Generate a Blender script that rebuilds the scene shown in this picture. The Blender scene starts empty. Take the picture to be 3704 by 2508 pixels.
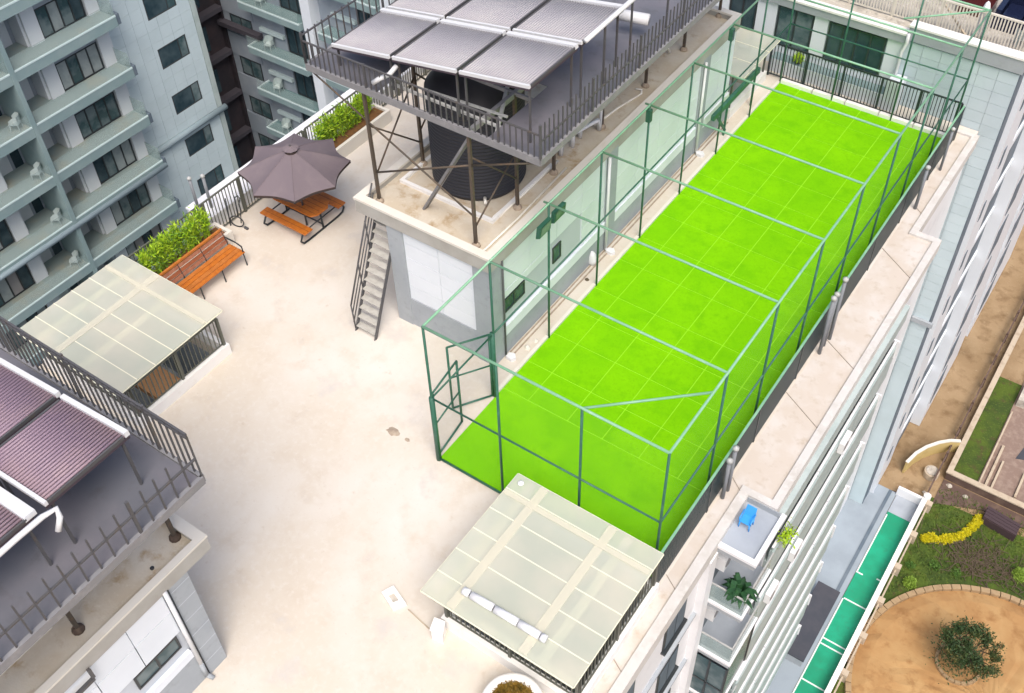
import bpy, bmesh, math, random
from mathutils import Vector, Matrix, Quaternion
random.seed(7)
U = 1.35                     # metres per layout unit (the layout below is written in these units)
sc = bpy.context.scene
col = sc.collection

# ------------------------------------------------------------------ camera, sky, sun, exposure
cam_d = bpy.data.cameras.new('camera')
cam_d.sensor_width = 36.0
cam_d.lens = 37.4915
cam_d.shift_x = -0.02727
cam_d.shift_y = -0.03360
cam_d.clip_start = 0.1
cam_d.clip_end = 3000.0
cam = bpy.data.objects.new('camera', cam_d)
col.objects.link(cam)
right = Vector((0.829203, 0.558902, -0.007123))
down = Vector((0.396994, -0.597866, -0.696385))
fwd = Vector((-0.393469, 0.574617, -0.717633))
cam.matrix_world = Matrix.Translation(Vector((9.197251, -9.688797, 17.934736)) * U) @ Matrix((
    (right.x, -down.x, -fwd.x, 0), (right.y, -down.y, -fwd.y, 0), (right.z, -down.z, -fwd.z, 0), (0, 0, 0, 1)))
sc.camera = cam

SUN_EL, SUN_AZ = 58.0, 136.0           # degrees; azimuth clockwise from +Y
w = bpy.data.worlds.new('World')
sc.world = w
w.use_nodes = True
nt = w.node_tree
bg = nt.nodes['Background']
sky = nt.nodes.new('ShaderNodeTexSky')
sky.sky_type = 'NISHITA'
sky.sun_disc = False
sky.sun_elevation = math.radians(SUN_EL)
sky.sun_rotation = math.radians(SUN_AZ)
sky.air_density = 0.8
sky.dust_density = 5.0
sky.ozone_density = 1.0
nt.links.new(sky.outputs[0], bg.inputs[0])
bg.inputs[1].default_value = 0.15
sun_d = bpy.data.lights.new('sun', 'SUN')
sun_d.energy = 1.5
sun_d.angle = math.radians(32)
sun_d.color = (1.0, 0.95, 0.88)
sun = bpy.data.objects.new('sun', sun_d)
col.objects.link(sun)
el, az = math.radians(SUN_EL), math.radians(SUN_AZ)
sdir = Vector((math.sin(az) * math.cos(el), math.cos(az) * math.cos(el), math.sin(el)))
sun.rotation_euler = sdir.to_track_quat('Z', 'Y').to_euler()
sun.location = (0, 0, 60)
vs = sc.view_settings
vs.view_transform = 'Standard'
vs.look = 'None'
vs.exposure = 0.52
vs.gamma = 1.0
vs.use_curve_mapping = False
sc.render.film_transparent = False
sc.cycles.max_bounces = 8
sc.cycles.transparent_max_bounces = 24
sc.cycles.use_denoising = True

# ------------------------------------------------------------------ materials
MATS = {}
def mat(name, base, rough=0.7, metal=0.0, noise=None, bump=None, spec=0.4, extra=None):
    """noise: list of (scale, colour, lo, hi, detail) blotches mixed over the base; bump: (scale, strength)"""
    m = bpy.data.materials.new(name)
    m.use_nodes = True
    n, l = m.node_tree.nodes, m.node_tree.links
    b = n['Principled BSDF']
    b.inputs['Roughness'].default_value = rough
    b.inputs['Metallic'].default_value = metal
    b.inputs['Specular IOR Level'].default_value = spec
    b.inputs['Base Color'].default_value = (*base, 1)
    tc = None
    if noise or bump:
        tc = n.new('ShaderNodeNewGeometry')
    last = None
    for (s, c, lo, hi, det) in (noise or []):
        t = n.new('ShaderNodeTexNoise')
        t.inputs['Scale'].default_value = s
        t.inputs['Detail'].default_value = det
        t.inputs['Roughness'].default_value = 0.6
        l.new(tc.outputs['Position'], t.inputs['Vector'])
        r = n.new('ShaderNodeMapRange')
        r.inputs['From Min'].default_value = lo
        r.inputs['From Max'].default_value = hi
        l.new(t.outputs['Fac'], r.inputs['Value'])
        mx = n.new('ShaderNodeMix')
        mx.data_type = 'RGBA'
        l.new(r.outputs['Result'], mx.inputs['Factor'])
        if last is None:
            mx.inputs[6].default_value = (*base, 1)
        else:
            l.new(last, mx.inputs[6])
        mx.inputs[7].default_value = (*c, 1)
        last = mx.outputs[2]
    if last is not None:
        l.new(last, b.inputs['Base Color'])
    if bump:
        t = n.new('ShaderNodeTexNoise')
        t.inputs['Scale'].default_value = bump[0]
        t.inputs['Detail'].default_value = 4
        l.new(tc.outputs['Position'], t.inputs['Vector'])
        bp = n.new('ShaderNodeBump')
        bp.inputs['Strength'].default_value = bump[1]
        bp.inputs['Distance'].default_value = 0.02
        l.new(t.outputs['Fac'], bp.inputs['Height'])
        l.new(bp.outputs['Normal'], b.inputs['Normal'])
    MATS[name] = m
    return m

def sheet_mat(name, colr, opacity, rough=0.4, translucent=0.0, noise=None):
    """thin sheet: part see-through, part diffuse/translucent"""
    m = bpy.data.materials.new(name)
    m.use_nodes = True
    n, l = m.node_tree.nodes, m.node_tree.links
    out = n['Material Output']
    b = n['Principled BSDF']
    b.inputs['Base Color'].default_value = (*colr, 1)
    b.inputs['Roughness'].default_value = rough
    if noise:
        g = n.new('ShaderNodeNewGeometry')
        t = n.new('ShaderNodeTexNoise')
        t.inputs['Scale'].default_value = noise[0]
        t.inputs['Detail'].default_value = 4
        l.new(g.outputs['Position'], t.inputs['Vector'])
        r = n.new('ShaderNodeMapRange')
        r.inputs['From Min'].default_value = 0.4
        r.inputs['From Max'].default_value = 0.65
        l.new(t.outputs['Fac'], r.inputs['Value'])
        mx0 = n.new('ShaderNodeMix'); mx0.data_type = 'RGBA'
        mx0.inputs[6].default_value = (*colr, 1)
        mx0.inputs[7].default_value = (*noise[1], 1)
        l.new(r.outputs['Result'], mx0.inputs['Factor'])
        l.new(mx0.outputs[2], b.inputs['Base Color'])
    src = b.outputs[0]
    if translucent > 0:
        tr = n.new('ShaderNodeBsdfTranslucent')
        tr.inputs['Color'].default_value = (*colr, 1)
        mx = n.new('ShaderNodeMixShader')
        mx.inputs[0].default_value = translucent
        l.new(src, mx.inputs[1]); l.new(tr.outputs[0], mx.inputs[2])
        src = mx.outputs[0]
    tp = n.new('ShaderNodeBsdfTransparent')
    mx = n.new('ShaderNodeMixShader')
    mx.inputs[0].default_value = opacity
    l.new(tp.outputs[0], mx.inputs[1]); l.new(src, mx.inputs[2])
    l.new(mx.outputs[0], out.inputs['Surface'])
    MATS[name] = m
    return m

mat('deck', (0.60, 0.54, 0.455), 0.85, noise=[(0.22, (0.65, 0.615, 0.56), 0.42, 0.66, 4), (1.1, (0.555, 0.48, 0.39), 0.50, 0.78, 6), (6.0, (0.64, 0.595, 0.53), 0.5, 0.75, 6), (0.55, (0.54, 0.51, 0.48), 0.58, 0.72, 8), (2.6, (0.50, 0.42, 0.33), 0.64, 0.80, 8), (11, (0.54, 0.48, 0.41), 0.60, 0.80, 4)], bump=(30, 0.12))
mat('ledge', (0.55, 0.49, 0.425), 0.85, noise=[(0.8, (0.60, 0.565, 0.525), 0.45, 0.65, 5), (3.0, (0.47, 0.40, 0.32), 0.55, 0.75, 6)], bump=(30, 0.12))
mat('roof_screed', (0.55, 0.475, 0.365), 0.9, noise=[(0.9, (0.61, 0.56, 0.47), 0.42, 0.62, 6), (2.0, (0.41, 0.30, 0.18), 0.54, 0.70, 8), (9.0, (0.62, 0.56, 0.46), 0.55, 0.75, 6)], bump=(22, 0.25))
mat('turf', (0.165, 0.485, 0.001), 0.95, noise=[(0.45, (0.20, 0.54, 0.001), 0.42, 0.62, 5), (1.6, (0.135, 0.43, 0.001), 0.5, 0.72, 6), (14, (0.14, 0.42, 0.001), 0.5, 0.8, 6), (40, (0.23, 0.56, 0.01), 0.58, 0.8, 3)], bump=(90, 0.5), spec=0.1)
mat('turf_seam', (0.27, 0.62, 0.02), 0.95, spec=0.1)
mat('cage_paint', (0.030, 0.115, 0.075), 0.45, noise=[(3, (0.05, 0.16, 0.11), 0.5, 0.7, 3)])
mat('cage_galv', (0.19, 0.40, 0.25), 0.4, noise=[(3, (0.25, 0.46, 0.31), 0.45, 0.7, 3)])
sheet_mat('net', (0.03, 0.15, 0.12), 0.055)
sheet_mat('dark_mesh', (0.012, 0.04, 0.05), 0.6)
mat('grey_pipe', (0.20, 0.215, 0.235), 0.5)
mat('tread_grey', (0.46, 0.45, 0.41), 0.6, noise=[(6, (0.38, 0.365, 0.33), 0.45, 0.7, 5)])
mat('dark_steel', (0.085, 0.085, 0.09), 0.5, noise=[(5, (0.10, 0.08, 0.065), 0.55, 0.75, 5)])
mat('brown_steel', (0.085, 0.068, 0.052), 0.6, noise=[(6, (0.13, 0.085, 0.055), 0.5, 0.7, 5)])
mat('grey_steel', (0.215, 0.215, 0.225), 0.45, noise=[(4, (0.27, 0.265, 0.27), 0.5, 0.7, 4)])
mat('rail_black', (0.025, 0.030, 0.034), 0.45)
mat('rust', (0.075, 0.052, 0.040), 0.8, noise=[(9, (0.12, 0.085, 0.06), 0.45, 0.65, 5)])
mat('rail_olive', (0.10, 0.105, 0.085), 0.5)
mat('galv', (0.42, 0.43, 0.42), 0.4, noise=[(5, (0.32, 0.33, 0.33), 0.5, 0.7, 4)])
mat('white_paint', (0.74, 0.75, 0.77), 0.55, noise=[(1.3, (0.66, 0.67, 0.69), 0.5, 0.75, 5)])
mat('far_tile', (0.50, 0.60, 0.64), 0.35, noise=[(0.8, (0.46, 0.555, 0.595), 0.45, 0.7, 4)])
mat('far_tile_b', (0.485, 0.585, 0.625), 0.35, noise=[(0.8, (0.45, 0.545, 0.58), 0.45, 0.7, 4)])
mat('far_joint', (0.40, 0.48, 0.515), 0.8)
mat('white_tile', (0.72, 0.765, 0.82), 0.35, noise=[(0.8, (0.68, 0.725, 0.78), 0.45, 0.7, 4)])
mat('white_tile_b', (0.695, 0.745, 0.80), 0.35, noise=[(0.8, (0.66, 0.71, 0.76), 0.45, 0.7, 4)])
mat('tile_joint', (0.50, 0.535, 0.58), 0.8)
mat('ledge_kerb', (0.58, 0.565, 0.54), 0.85, noise=[(1.1, (0.50, 0.475, 0.435), 0.48, 0.70, 7), (5, (0.63, 0.61, 0.58), 0.5, 0.7, 5)])
mat('cream_kerb', (0.68, 0.65, 0.585), 0.8, noise=[(1.5, (0.66, 0.61, 0.52), 0.52, 0.72, 6)])
mat('white_kerb', (0.80, 0.79, 0.77), 0.75, noise=[(2, (0.70, 0.67, 0.62), 0.55, 0.75, 6)])
mat('grey_plaster', (0.325, 0.355, 0.385), 0.8, noise=[(0.9, (0.37, 0.40, 0.425), 0.42, 0.66, 5), (5, (0.285, 0.305, 0.325), 0.55, 0.8, 6)])
mat('grey_slab', (0.42, 0.41, 0.38), 0.85, noise=[(1.2, (0.36, 0.345, 0.31), 0.45, 0.68, 6)])
mat('glass_dark', (0.020, 0.042, 0.055), 0.22, spec=0.35, noise=[(0.7, (0.055, 0.085, 0.10), 0.42, 0.62, 3)])
mat('glass_teal', (0.045, 0.085, 0.095), 0.22, spec=0.35, noise=[(0.9, (0.15, 0.195, 0.205), 0.42, 0.60, 3)])
mat('win_frame', (0.03, 0.036, 0.04), 0.4)
mat('mint_trim', (0.40, 0.47, 0.465), 0.5, noise=[(1.2, (0.34, 0.41, 0.405), 0.45, 0.65, 4)])
mat('mint_wall', (0.20, 0.285, 0.295), 0.7, noise=[(0.8, (0.235, 0.315, 0.32), 0.45, 0.65, 4)])
mat('balcony_floor', (0.25, 0.315, 0.305), 0.7, noise=[(0.8, (0.30, 0.32, 0.27), 0.5, 0.66, 4)])
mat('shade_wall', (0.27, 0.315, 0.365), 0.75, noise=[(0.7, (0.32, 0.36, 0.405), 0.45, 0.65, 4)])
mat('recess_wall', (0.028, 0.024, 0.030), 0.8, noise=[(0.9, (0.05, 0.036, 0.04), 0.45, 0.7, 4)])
mat('cornice_blue', (0.22, 0.285, 0.32), 0.6)
mat('mint_light', (0.50, 0.61, 0.62), 0.5)
mat('balcony_teal', (0.125, 0.205, 0.215), 0.7, noise=[(0.8, (0.17, 0.245, 0.25), 0.45, 0.65, 4)])
mat('recess_band', (0.055, 0.050, 0.062), 0.8)
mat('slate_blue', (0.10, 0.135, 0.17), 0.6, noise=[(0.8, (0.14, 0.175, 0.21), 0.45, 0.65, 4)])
mat('rail_cream', (0.62, 0.58, 0.50), 0.6)
mat('leaf_olive', (0.12, 0.105, 0.03), 0.65)
mat('dark_timber', (0.055, 0.035, 0.04), 0.7)
sheet_mat('far_glass', (0.36, 0.47, 0.46), 0.22, 0.15)
sheet_mat('balcony_glass', (0.36, 0.47, 0.46), 0.42, 0.15)
sheet_mat('poly_sheet', (0.67, 0.70, 0.60), 0.62, 0.35, 0.25, noise=(0.7, (0.80, 0.78, 0.66)))
sheet_mat('poly_show_through', (0.80, 0.77, 0.63), 0.42, 0.5)  # pale overlay standing in for beams seen lighter through the sheet
mat('shaft_dark', (0.16, 0.17, 0.165), 0.9)
mat('poly_seam', (0.74, 0.73, 0.58), 0.5)
mat('beam_cream', (0.86, 0.82, 0.66), 0.7)
mat('orange_wood', (0.50, 0.155, 0.018), 0.45, noise=[(7, (0.38, 0.10, 0.012), 0.45, 0.7, 6)])
mat('orange_wood_b', (0.42, 0.135, 0.022), 0.5, noise=[(5, (0.52, 0.19, 0.04), 0.45, 0.7, 6)])
mat('red_wood_b', (0.34, 0.15, 0.09), 0.55, noise=[(6, (0.24, 0.09, 0.05), 0.45, 0.7, 6)])
mat('red_wood', (0.30, 0.10, 0.045), 0.5, noise=[(7, (0.22, 0.075, 0.035), 0.45, 0.7, 6)])
mat('umbrella_cloth', (0.165, 0.135, 0.150), 0.9, noise=[(1.2, (0.19, 0.155, 0.165), 0.45, 0.65, 4)])
mat('umbrella_rim', (0.05, 0.035, 0.032), 0.9)
mat('black_plastic', (0.030, 0.031, 0.038), 0.5)
mat('solar_tube', (0.33, 0.32, 0.345), 0.45, noise=[(0.9, (0.37, 0.36, 0.375), 0.42, 0.65, 3)])
mat('solar_tube_violet', (0.255, 0.185, 0.235), 0.5, noise=[(0.9, (0.31, 0.225, 0.25), 0.42, 0.65, 3)])
mat('solar_back', (0.06, 0.045, 0.06), 0.5)
mat('alu', (0.62, 0.63, 0.64), 0.5)
mat('chair_pale', (0.40, 0.475, 0.47), 0.5)
mat('curtain', (0.30, 0.34, 0.345), 0.6, noise=[(2.0, (0.24, 0.28, 0.285), 0.45, 0.65, 3)])
mat('curtain_warm', (0.27, 0.26, 0.26), 0.6)
mat('pvc', (0.84, 0.81, 0.74), 0.5, noise=[(3, (0.72, 0.67, 0.57), 0.52, 0.75, 5)])
mat('platform_plate', (0.125, 0.13, 0.150), 0.5, noise=[(0.7, (0.155, 0.15, 0.17), 0.42, 0.64, 4), (2.2, (0.105, 0.105, 0.11), 0.55, 0.75, 6)])
mat('leaf_lime', (0.30, 0.50, 0.012), 0.6, noise=[(5, (0.46, 0.62, 0.04), 0.42, 0.62, 4), (9, (0.17, 0.34, 0.012), 0.52, 0.72, 4)])
mat('leaf_dark', (0.030, 0.062, 0.018), 0.65, noise=[(2.5, (0.065, 0.09, 0.022), 0.5, 0.66, 4), (5, (0.13, 0.10, 0.03), 0.62, 0.78, 4)])
mat('leaf_palm', (0.016, 0.062, 0.024), 0.5, noise=[(6, (0.03, 0.10, 0.035), 0.45, 0.65, 3)])
mat('leaf_mid', (0.10, 0.24, 0.02), 0.6, noise=[(6, (0.17, 0.33, 0.03), 0.45, 0.65, 3)])
mat('leaf_yellow', (0.60, 0.52, 0.006), 0.6, noise=[(9, (0.46, 0.44, 0.01), 0.45, 0.65, 3)])
mat('leaf_pale', (0.22, 0.34, 0.04), 0.6, noise=[(9, (0.15, 0.26, 0.03), 0.45, 0.65, 3)])
mat('leaf_brown', (0.21, 0.125, 0.015), 0.7, noise=[(9, (0.12, 0.085, 0.012), 0.45, 0.65, 4)])
mat('soil', (0.16, 0.075, 0.025), 0.95, noise=[(5, (0.09, 0.05, 0.02), 0.45, 0.65, 6)])
mat('leaf_weed', (0.06, 0.14, 0.02), 0.7, noise=[(6, (0.10, 0.2, 0.03), 0.45, 0.65, 3)])
mat('far_white', (0.62, 0.66, 0.69), 0.6)
mat('bark', (0.10, 0.075, 0.05), 0.9)
mat('dirt', (0.27, 0.185, 0.10), 0.95, noise=[(0.35, (0.33, 0.235, 0.135), 0.42, 0.62, 5), (1.3, (0.19, 0.12, 0.06), 0.50, 0.70, 8), (7, (0.36, 0.28, 0.18), 0.6, 0.8, 6)], bump=(9, 0.6))
mat('bed_earth', (0.355, 0.20, 0.08), 0.95, noise=[(0.5, (0.41, 0.255, 0.11), 0.42, 0.62, 5), (1.6, (0.27, 0.14, 0.052), 0.52, 0.72, 8)], bump=(7, 0.6))
mat('grass', (0.038, 0.066, 0.011), 0.95, noise=[(0.8, (0.070, 0.11, 0.012), 0.42, 0.60, 6), (2.2, (0.07, 0.055, 0.02), 0.54, 0.70, 8), (9, (0.11, 0.16, 0.02), 0.55, 0.75, 5)], bump=(16, 0.9))
mat('grass_blade', (0.075, 0.13, 0.016), 0.8, noise=[(3, (0.13, 0.15, 0.03), 0.5, 0.66, 4)])
mat('grass_straw', (0.20, 0.18, 0.075), 0.85)
mat('green_floor', (0.010, 0.265, 0.14), 0.55, noise=[(0.6, (0.012, 0.33, 0.185), 0.42, 0.62, 5), (4, (0.03, 0.23, 0.125), 0.55, 0.75, 6)])
mat('line_white', (0.70, 0.78, 0.74), 0.6)
mat('service', (0.29, 0.34, 0.385), 0.8, noise=[(0.6, (0.255, 0.30, 0.34), 0.42, 0.62, 5)])
mat('paving', (0.36, 0.40, 0.45), 0.8, noise=[(0.6, (0.31, 0.345, 0.39), 0.42, 0.62, 5)])
mat('slate', (0.045, 0.050, 0.064), 0.7, noise=[(1, (0.06, 0.062, 0.075), 0.42, 0.62, 5)])
mat('kerb_brick', (0.34, 0.24, 0.135), 0.9, noise=[(2.5, (0.25, 0.175, 0.10), 0.5, 0.7, 6)])
mat('stone_trim', (0.46, 0.385, 0.29), 0.85, noise=[(2.5, (0.35, 0.275, 0.20), 0.5, 0.7, 6)])
mat('brick_path', (0.22, 0.155, 0.125), 0.9, noise=[(3, (0.28, 0.21, 0.17), 0.45, 0.65, 6)], bump=(14, 0.6))
mat('brown_wall', (0.105, 0.068, 0.055), 0.9, noise=[(1.5, (0.16, 0.11, 0.085), 0.5, 0.7, 6)])
mat('yellow_wall', (0.50, 0.385, 0.16), 0.85, noise=[(1.2, (0.40, 0.29, 0.11), 0.5, 0.7, 5)])
mat('blue_plastic', (0.05, 0.33, 0.78), 0.35)
mat('ac_white', (0.72, 0.73, 0.74), 0.5)
mat('well_orange', (0.55, 0.30, 0.15), 0.8)
mat('groove', (0.30, 0.26, 0.215), 0.9)
mat('sand', (0.33, 0.265, 0.205), 0.95, noise=[(6, (0.42, 0.35, 0.27), 0.45, 0.65, 5)])
mat('car_paint', (0.008, 0.012, 0.035), 0.2, spec=0.6)
mat('red_car', (0.06, 0.012, 0.012), 0.25, spec=0.6)
mat('debris', (0.48, 0.44, 0.38), 0.95, noise=[(2, (0.34, 0.31, 0.27), 0.48, 0.62, 8), (6, (0.6, 0.57, 0.52), 0.55, 0.7, 6)], bump=(10, 0.8))

# ------------------------------------------------------------------ mesh helpers (layout units, absolute coordinates)
class MB:
    def __init__(s):
        s.v, s.f = [], []
    def add(s, vs, fs):
        k = len(s.v)
        s.v += [tuple(p) for p in vs]
        s.f += [tuple(i + k for i in f) for f in fs]
        return s
    def box(s, x0, x1, y0, y1, z0, z1):
        return s.add([(x0, y0, z0), (x1, y0, z0), (x1, y1, z0), (x0, y1, z0), (x0, y0, z1), (x1, y0, z1), (x1, y1, z1), (x0, y1, z1)],
                     [(0, 3, 2, 1), (4, 5, 6, 7), (0, 1, 5, 4), (1, 2, 6, 5), (2, 3, 7, 6), (3, 0, 4, 7)])
    def quad(s, a, b, c, d):
        return s.add([a, b, c, d], [(0, 1, 2, 3)])
    def bar(s, p, q, w, h=None, up=(0, 0, 1)):
        h = h or w
        p, q = Vector(p), Vector(q)
        d = (q - p).normalized()
        u = Vector(up)
        if abs(d.dot(u)) > 0.98:
            u = Vector((0, 1, 0))
        sx = d.cross(u).normalized() * (w / 2)
        sz = sx.cross(d).normalized() * (h / 2)
        vs = [p - sx - sz, p + sx - sz, p + sx + sz, p - sx + sz, q - sx - sz, q + sx - sz, q + sx + sz, q - sx + sz]
        return s.add(vs, [(0, 1, 2, 3), (7, 6, 5, 4), (0, 4, 5, 1), (1, 5, 6, 2), (2, 6, 7, 3), (3, 7, 4, 0)])
    def tube(s, p, q, r, n=8, r2=None):
        p, q = Vector(p), Vector(q)
        r2 = r if r2 is None else r2
        d = (q - p).normalized()
        u = Vector((0, 0, 1)) if abs(d.z) < 0.95 else Vector((1, 0, 0))
        a = d.cross(u).normalized(); b = a.cross(d).normalized()
        vs = []
        for c, rr in ((p, r), (q, r2)):
            for i in range(n):
                t = 2 * math.pi * i / n
                vs.append(c + (a * math.cos(t) + b * math.sin(t)) * rr)
        fs = [(i, n + i, n + (i + 1) % n, (i + 1) % n) for i in range(n)] + [tuple(range(n)), tuple(range(2 * n - 1, n - 1, -1))]
        return s.add(vs, fs)
    def path(s, pts, r, n=8):
        pts = [Vector(p) for p in pts]
        vs, fs = [], []
        prev = None
        for k, p in enumerate(pts):
            d = ((pts[min(k + 1, len(pts) - 1)] - p).normalized() + (p - pts[max(k - 1, 0)]).normalized())
            d = d.normalized() if d.length > 1e-6 else Vector((0, 0, 1))
            if prev is None:
                u = Vector((0, 0, 1)) if abs(d.z) < 0.9 else Vector((1, 0, 0))
                a = d.cross(u).normalized()
            else:
                a = (prev - d * prev.dot(d)).normalized()
            prev = a
            b = a.cross(d).normalized()
            for i in range(n):
                t = 2 * math.pi * i / n
                vs.append(p + (a * math.cos(t) + b * math.sin(t)) * r)
        for k in range(len(pts) - 1):
            for i in range(n):
                fs.append((k * n + i, (k + 1) * n + i, (k + 1) * n + (i + 1) % n, k * n + (i + 1) % n))
        fs.append(tuple(range(n))); m = (len(pts) - 1) * n
        fs.append(tuple(range(m + n - 1, m - 1, -1)))
        return s.add(vs, fs)
    def lathe(s, c, prof, n=24, a0=0.0):
        c = Vector(c); vs, fs = [], []
        for (r, z) in prof:
            for i in range(n):
                t = a0 + 2 * math.pi * i / n
                vs.append((c.x + r * math.cos(t), c.y + r * math.sin(t), c.z + z))
        for k in range(len(prof) - 1):
            for i in range(n):
                fs.append((k * n + i, k * n + (i + 1) % n, (k + 1) * n + (i + 1) % n, (k + 1) * n + i))
        fs.append(tuple(range(n - 1, -1, -1)))
        m = (len(prof) - 1) * n
        fs.append(tuple(range(m, m + n)))
        return s.add(vs, fs)
    def prism(s, pts, z0, z1):
        n = len(pts)
        vs = [(x, y, z0) for x, y in pts] + [(x, y, z1) for x, y in pts]
        return s.add(vs, [tuple(range(n - 1, -1, -1)), tuple(range(n, 2 * n))] + [(i, (i + 1) % n, n + (i + 1) % n, n + i) for i in range(n)])

ORG = {}
def mesh_from(mb, org, name, smooth=False):
    me = bpy.data.meshes.new(name)
    o = Vector(org)
    me.from_pydata([tuple((Vector(p) - o) * U) for p in mb.v], [], mb.f)
    me.update()
    if smooth:
        for p in me.polygons:
            p.use_smooth = True
    return me
def props(o, label=None, cat=None, group=None, kind=None):
    if label: o['label'] = label
    if cat: o['category'] = cat
    if group: o['group'] = group
    if kind: o['kind'] = kind
    return o
def thing(name, label, cat, at, group=None):
    o = bpy.data.objects.new(name, None)
    o.empty_display_size = 0.2
    o.location = Vector(at) * U
    col.objects.link(o)
    ORG[o.name] = Vector(at)
    return props(o, label, cat, group)
def part(name, mb, m, parent, smooth=False, label=None, kind=None):
    org = ORG[parent.name]
    me = mesh_from(mb, org, name, smooth)
    me.materials.append(MATS[m])
    o = bpy.data.objects.new(name, me)
    col.objects.link(o)
    o.parent = parent
    ORG[o.name] = org
    return props(o, label, kind=kind)
def solo(name, mb, m, label, cat, group=None, at=None, smooth=False, kind=None):
    if at is None:
        xs = [p[0] for p in mb.v]; ys = [p[1] for p in mb.v]; zs = [p[2] for p in mb.v]
        at = ((min(xs) + max(xs)) / 2, (min(ys) + max(ys)) / 2, min(zs))
    me = mesh_from(mb, at, name, smooth)
    me.materials.append(MATS[m])
    o = bpy.data.objects.new(name, me)
    o.location = Vector(at) * U
    col.objects.link(o)
    ORG[o.name] = Vector(at)
    return props(o, label, cat, group, kind)
def struct(name, mb, m, at=(0, 0, 0), label=None):
    return solo(name, mb, m, label, None, None, at, kind='structure')
def shared(mb, m, name, smooth=False):
    me = mesh_from(mb, (0, 0, 0), name, smooth)
    me.materials.append(MATS[m])
    return me
def piece(name, me, parent, at, rot=None, scale=None):
    o = bpy.data.objects.new(name, me)
    col.objects.link(o)
    o.parent = parent
    o.location = (Vector(at) - ORG[parent.name]) * U
    if rot is not None: o.rotation_euler = rot
    if scale is not None: o.scale = scale
    ORG[o.name] = ORG[parent.name]
    return o

def railing(root, p, q, z0, z1, m, spacing=0.11, post_every=1.6, w=0.022, rail_w=0.04, bottom=0.07, bal_to=None, posts=True):
    """rails, posts and balusters of a straight run as parts of root"""
    p, q = Vector((*p, 0)), Vector((*q, 0))
    L = (q - p).length; d = (q - p) / L
    part('handrail', MB().bar((p.x, p.y, z1), (q.x, q.y, z1), rail_w, rail_w * 0.8), m, root)
    part('bottom_rail', MB().bar((p.x, p.y, z0 + bottom), (q.x, q.y, z0 + bottom), rail_w * 0.7), m, root)
    n = max(1, round(L / post_every)); hb = (bal_to or z1) - z0 - bottom - rail_w
    me = shared(MB().box(-w / 2, w / 2, -w / 2, w / 2, 0, hb), m, 'baluster')
    if posts:
        mp = shared(MB().box(-0.028, 0.028, -0.028, 0.028, 0, z1 - z0 - 0.012), m, 'post')
        for i in range(n + 1):
            c = p + d * (L * i / n)
            piece('post', mp, root, (c.x, c.y, z0))
    k = int(L / spacing)
    for i in range(1, k):
        c = p + d * (L * i / k)
        if posts and min(abs(L * i / k - L * j / n) for j in range(n + 1)) < spacing * 0.4:
            continue
        piece('baluster', me, root, (c.x, c.y, z0 + bottom + rail_w * 0.35))
# ================================================================== SETTING: ground far below
GZ = -18.0
struct('ground', MB().quad((-260, -260, GZ - 0.02), (260, -260, GZ - 0.02), (260, 260, GZ - 0.02), (-260, 260, GZ - 0.02)), 'dirt', (0, 0, GZ))
struct('courtyard_paving', MB().box(-24.5, -9.0, -30, 16.9, GZ - 0.3, GZ + 0.02), 'paving', (-16, 0, GZ))
struct('service_paving', MB().box(5.0, 7.12, -20, 18.6, GZ - 0.3, GZ + 0.03), 'service', (6, 0, GZ))

# ------------------------------------------------------------------ roof deck with light-well openings and stepped edges
def cells(xc, yc, inside, zt, zb):
    mb = MB()
    nx, ny = len(xc) - 1, len(yc) - 1
    occ = [[inside((xc[i] + xc[i + 1]) / 2, (yc[j] + yc[j + 1]) / 2) for j in range(ny)] for i in range(nx)]
    def o(i, j): return 0 <= i < nx and 0 <= j < ny and occ[i][j]
    for i in range(nx):
        for j in range(ny):
            if not occ[i][j]: continue
            x0, x1, y0, y1 = xc[i], xc[i + 1], yc[j], yc[j + 1]
            mb.quad((x0, y0, zt), (x1, y0, zt), (x1, y1, zt), (x0, y1, zt))
            if not o(i - 1, j): mb.quad((x0, y1, zt), (x0, y0, zt), (x0, y0, zb), (x0, y1, zb))
            if not o(i + 1, j): mb.quad((x1, y0, zt), (x1, y1, zt), (x1, y1, zb), (x1, y0, zb))
            if not o(i, j - 1): mb.quad((x0, y0, zt), (x1, y0, zt), (x1, y0, zb), (x0, y0, zb))
            if not o(i, j + 1): mb.quad((x1, y1, zt), (x0, y1, zt), (x0, y1, zb), (x1, y1, zb))
    return mb
W1 = (2.46, 5.14, -2.78, -0.27)      # light-well openings x0,x1,y0,y1
W2 = (-8.72, -5.86, -2.72, -0.38)
W3 = (-2.2, -0.56, 14.1, 16.2)
EX = 5.5                              # beyond this the deck is the outer ledge
def in_deck(x, y):
    for a in (W1, W2, W3):
        if a[0] < x < a[1] and a[2] < y < a[3]: return False
    return x > (-9.05 if y < 2.4 else -9.95)
struct('roof_deck', cells([-9.95, -9.05, W2[0], W2[1], W3[0], W3[1], W1[0], W1[1], 5.24], [-14, W1[2], W2[2], W2[3], W1[3], 2.4, 14.1, 16.2, 17.28], in_deck, 0.0, -0.32), 'deck')
def in_ledge(x, y):
    return x < 5.64 or 2.82 < y < 12.15
ledge = struct('roof_ledge', cells([5.24, 5.64, 6.26], [-14, 2.82, 12.15, 17.28], in_ledge, -0.004, -0.32), 'ledge')
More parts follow.
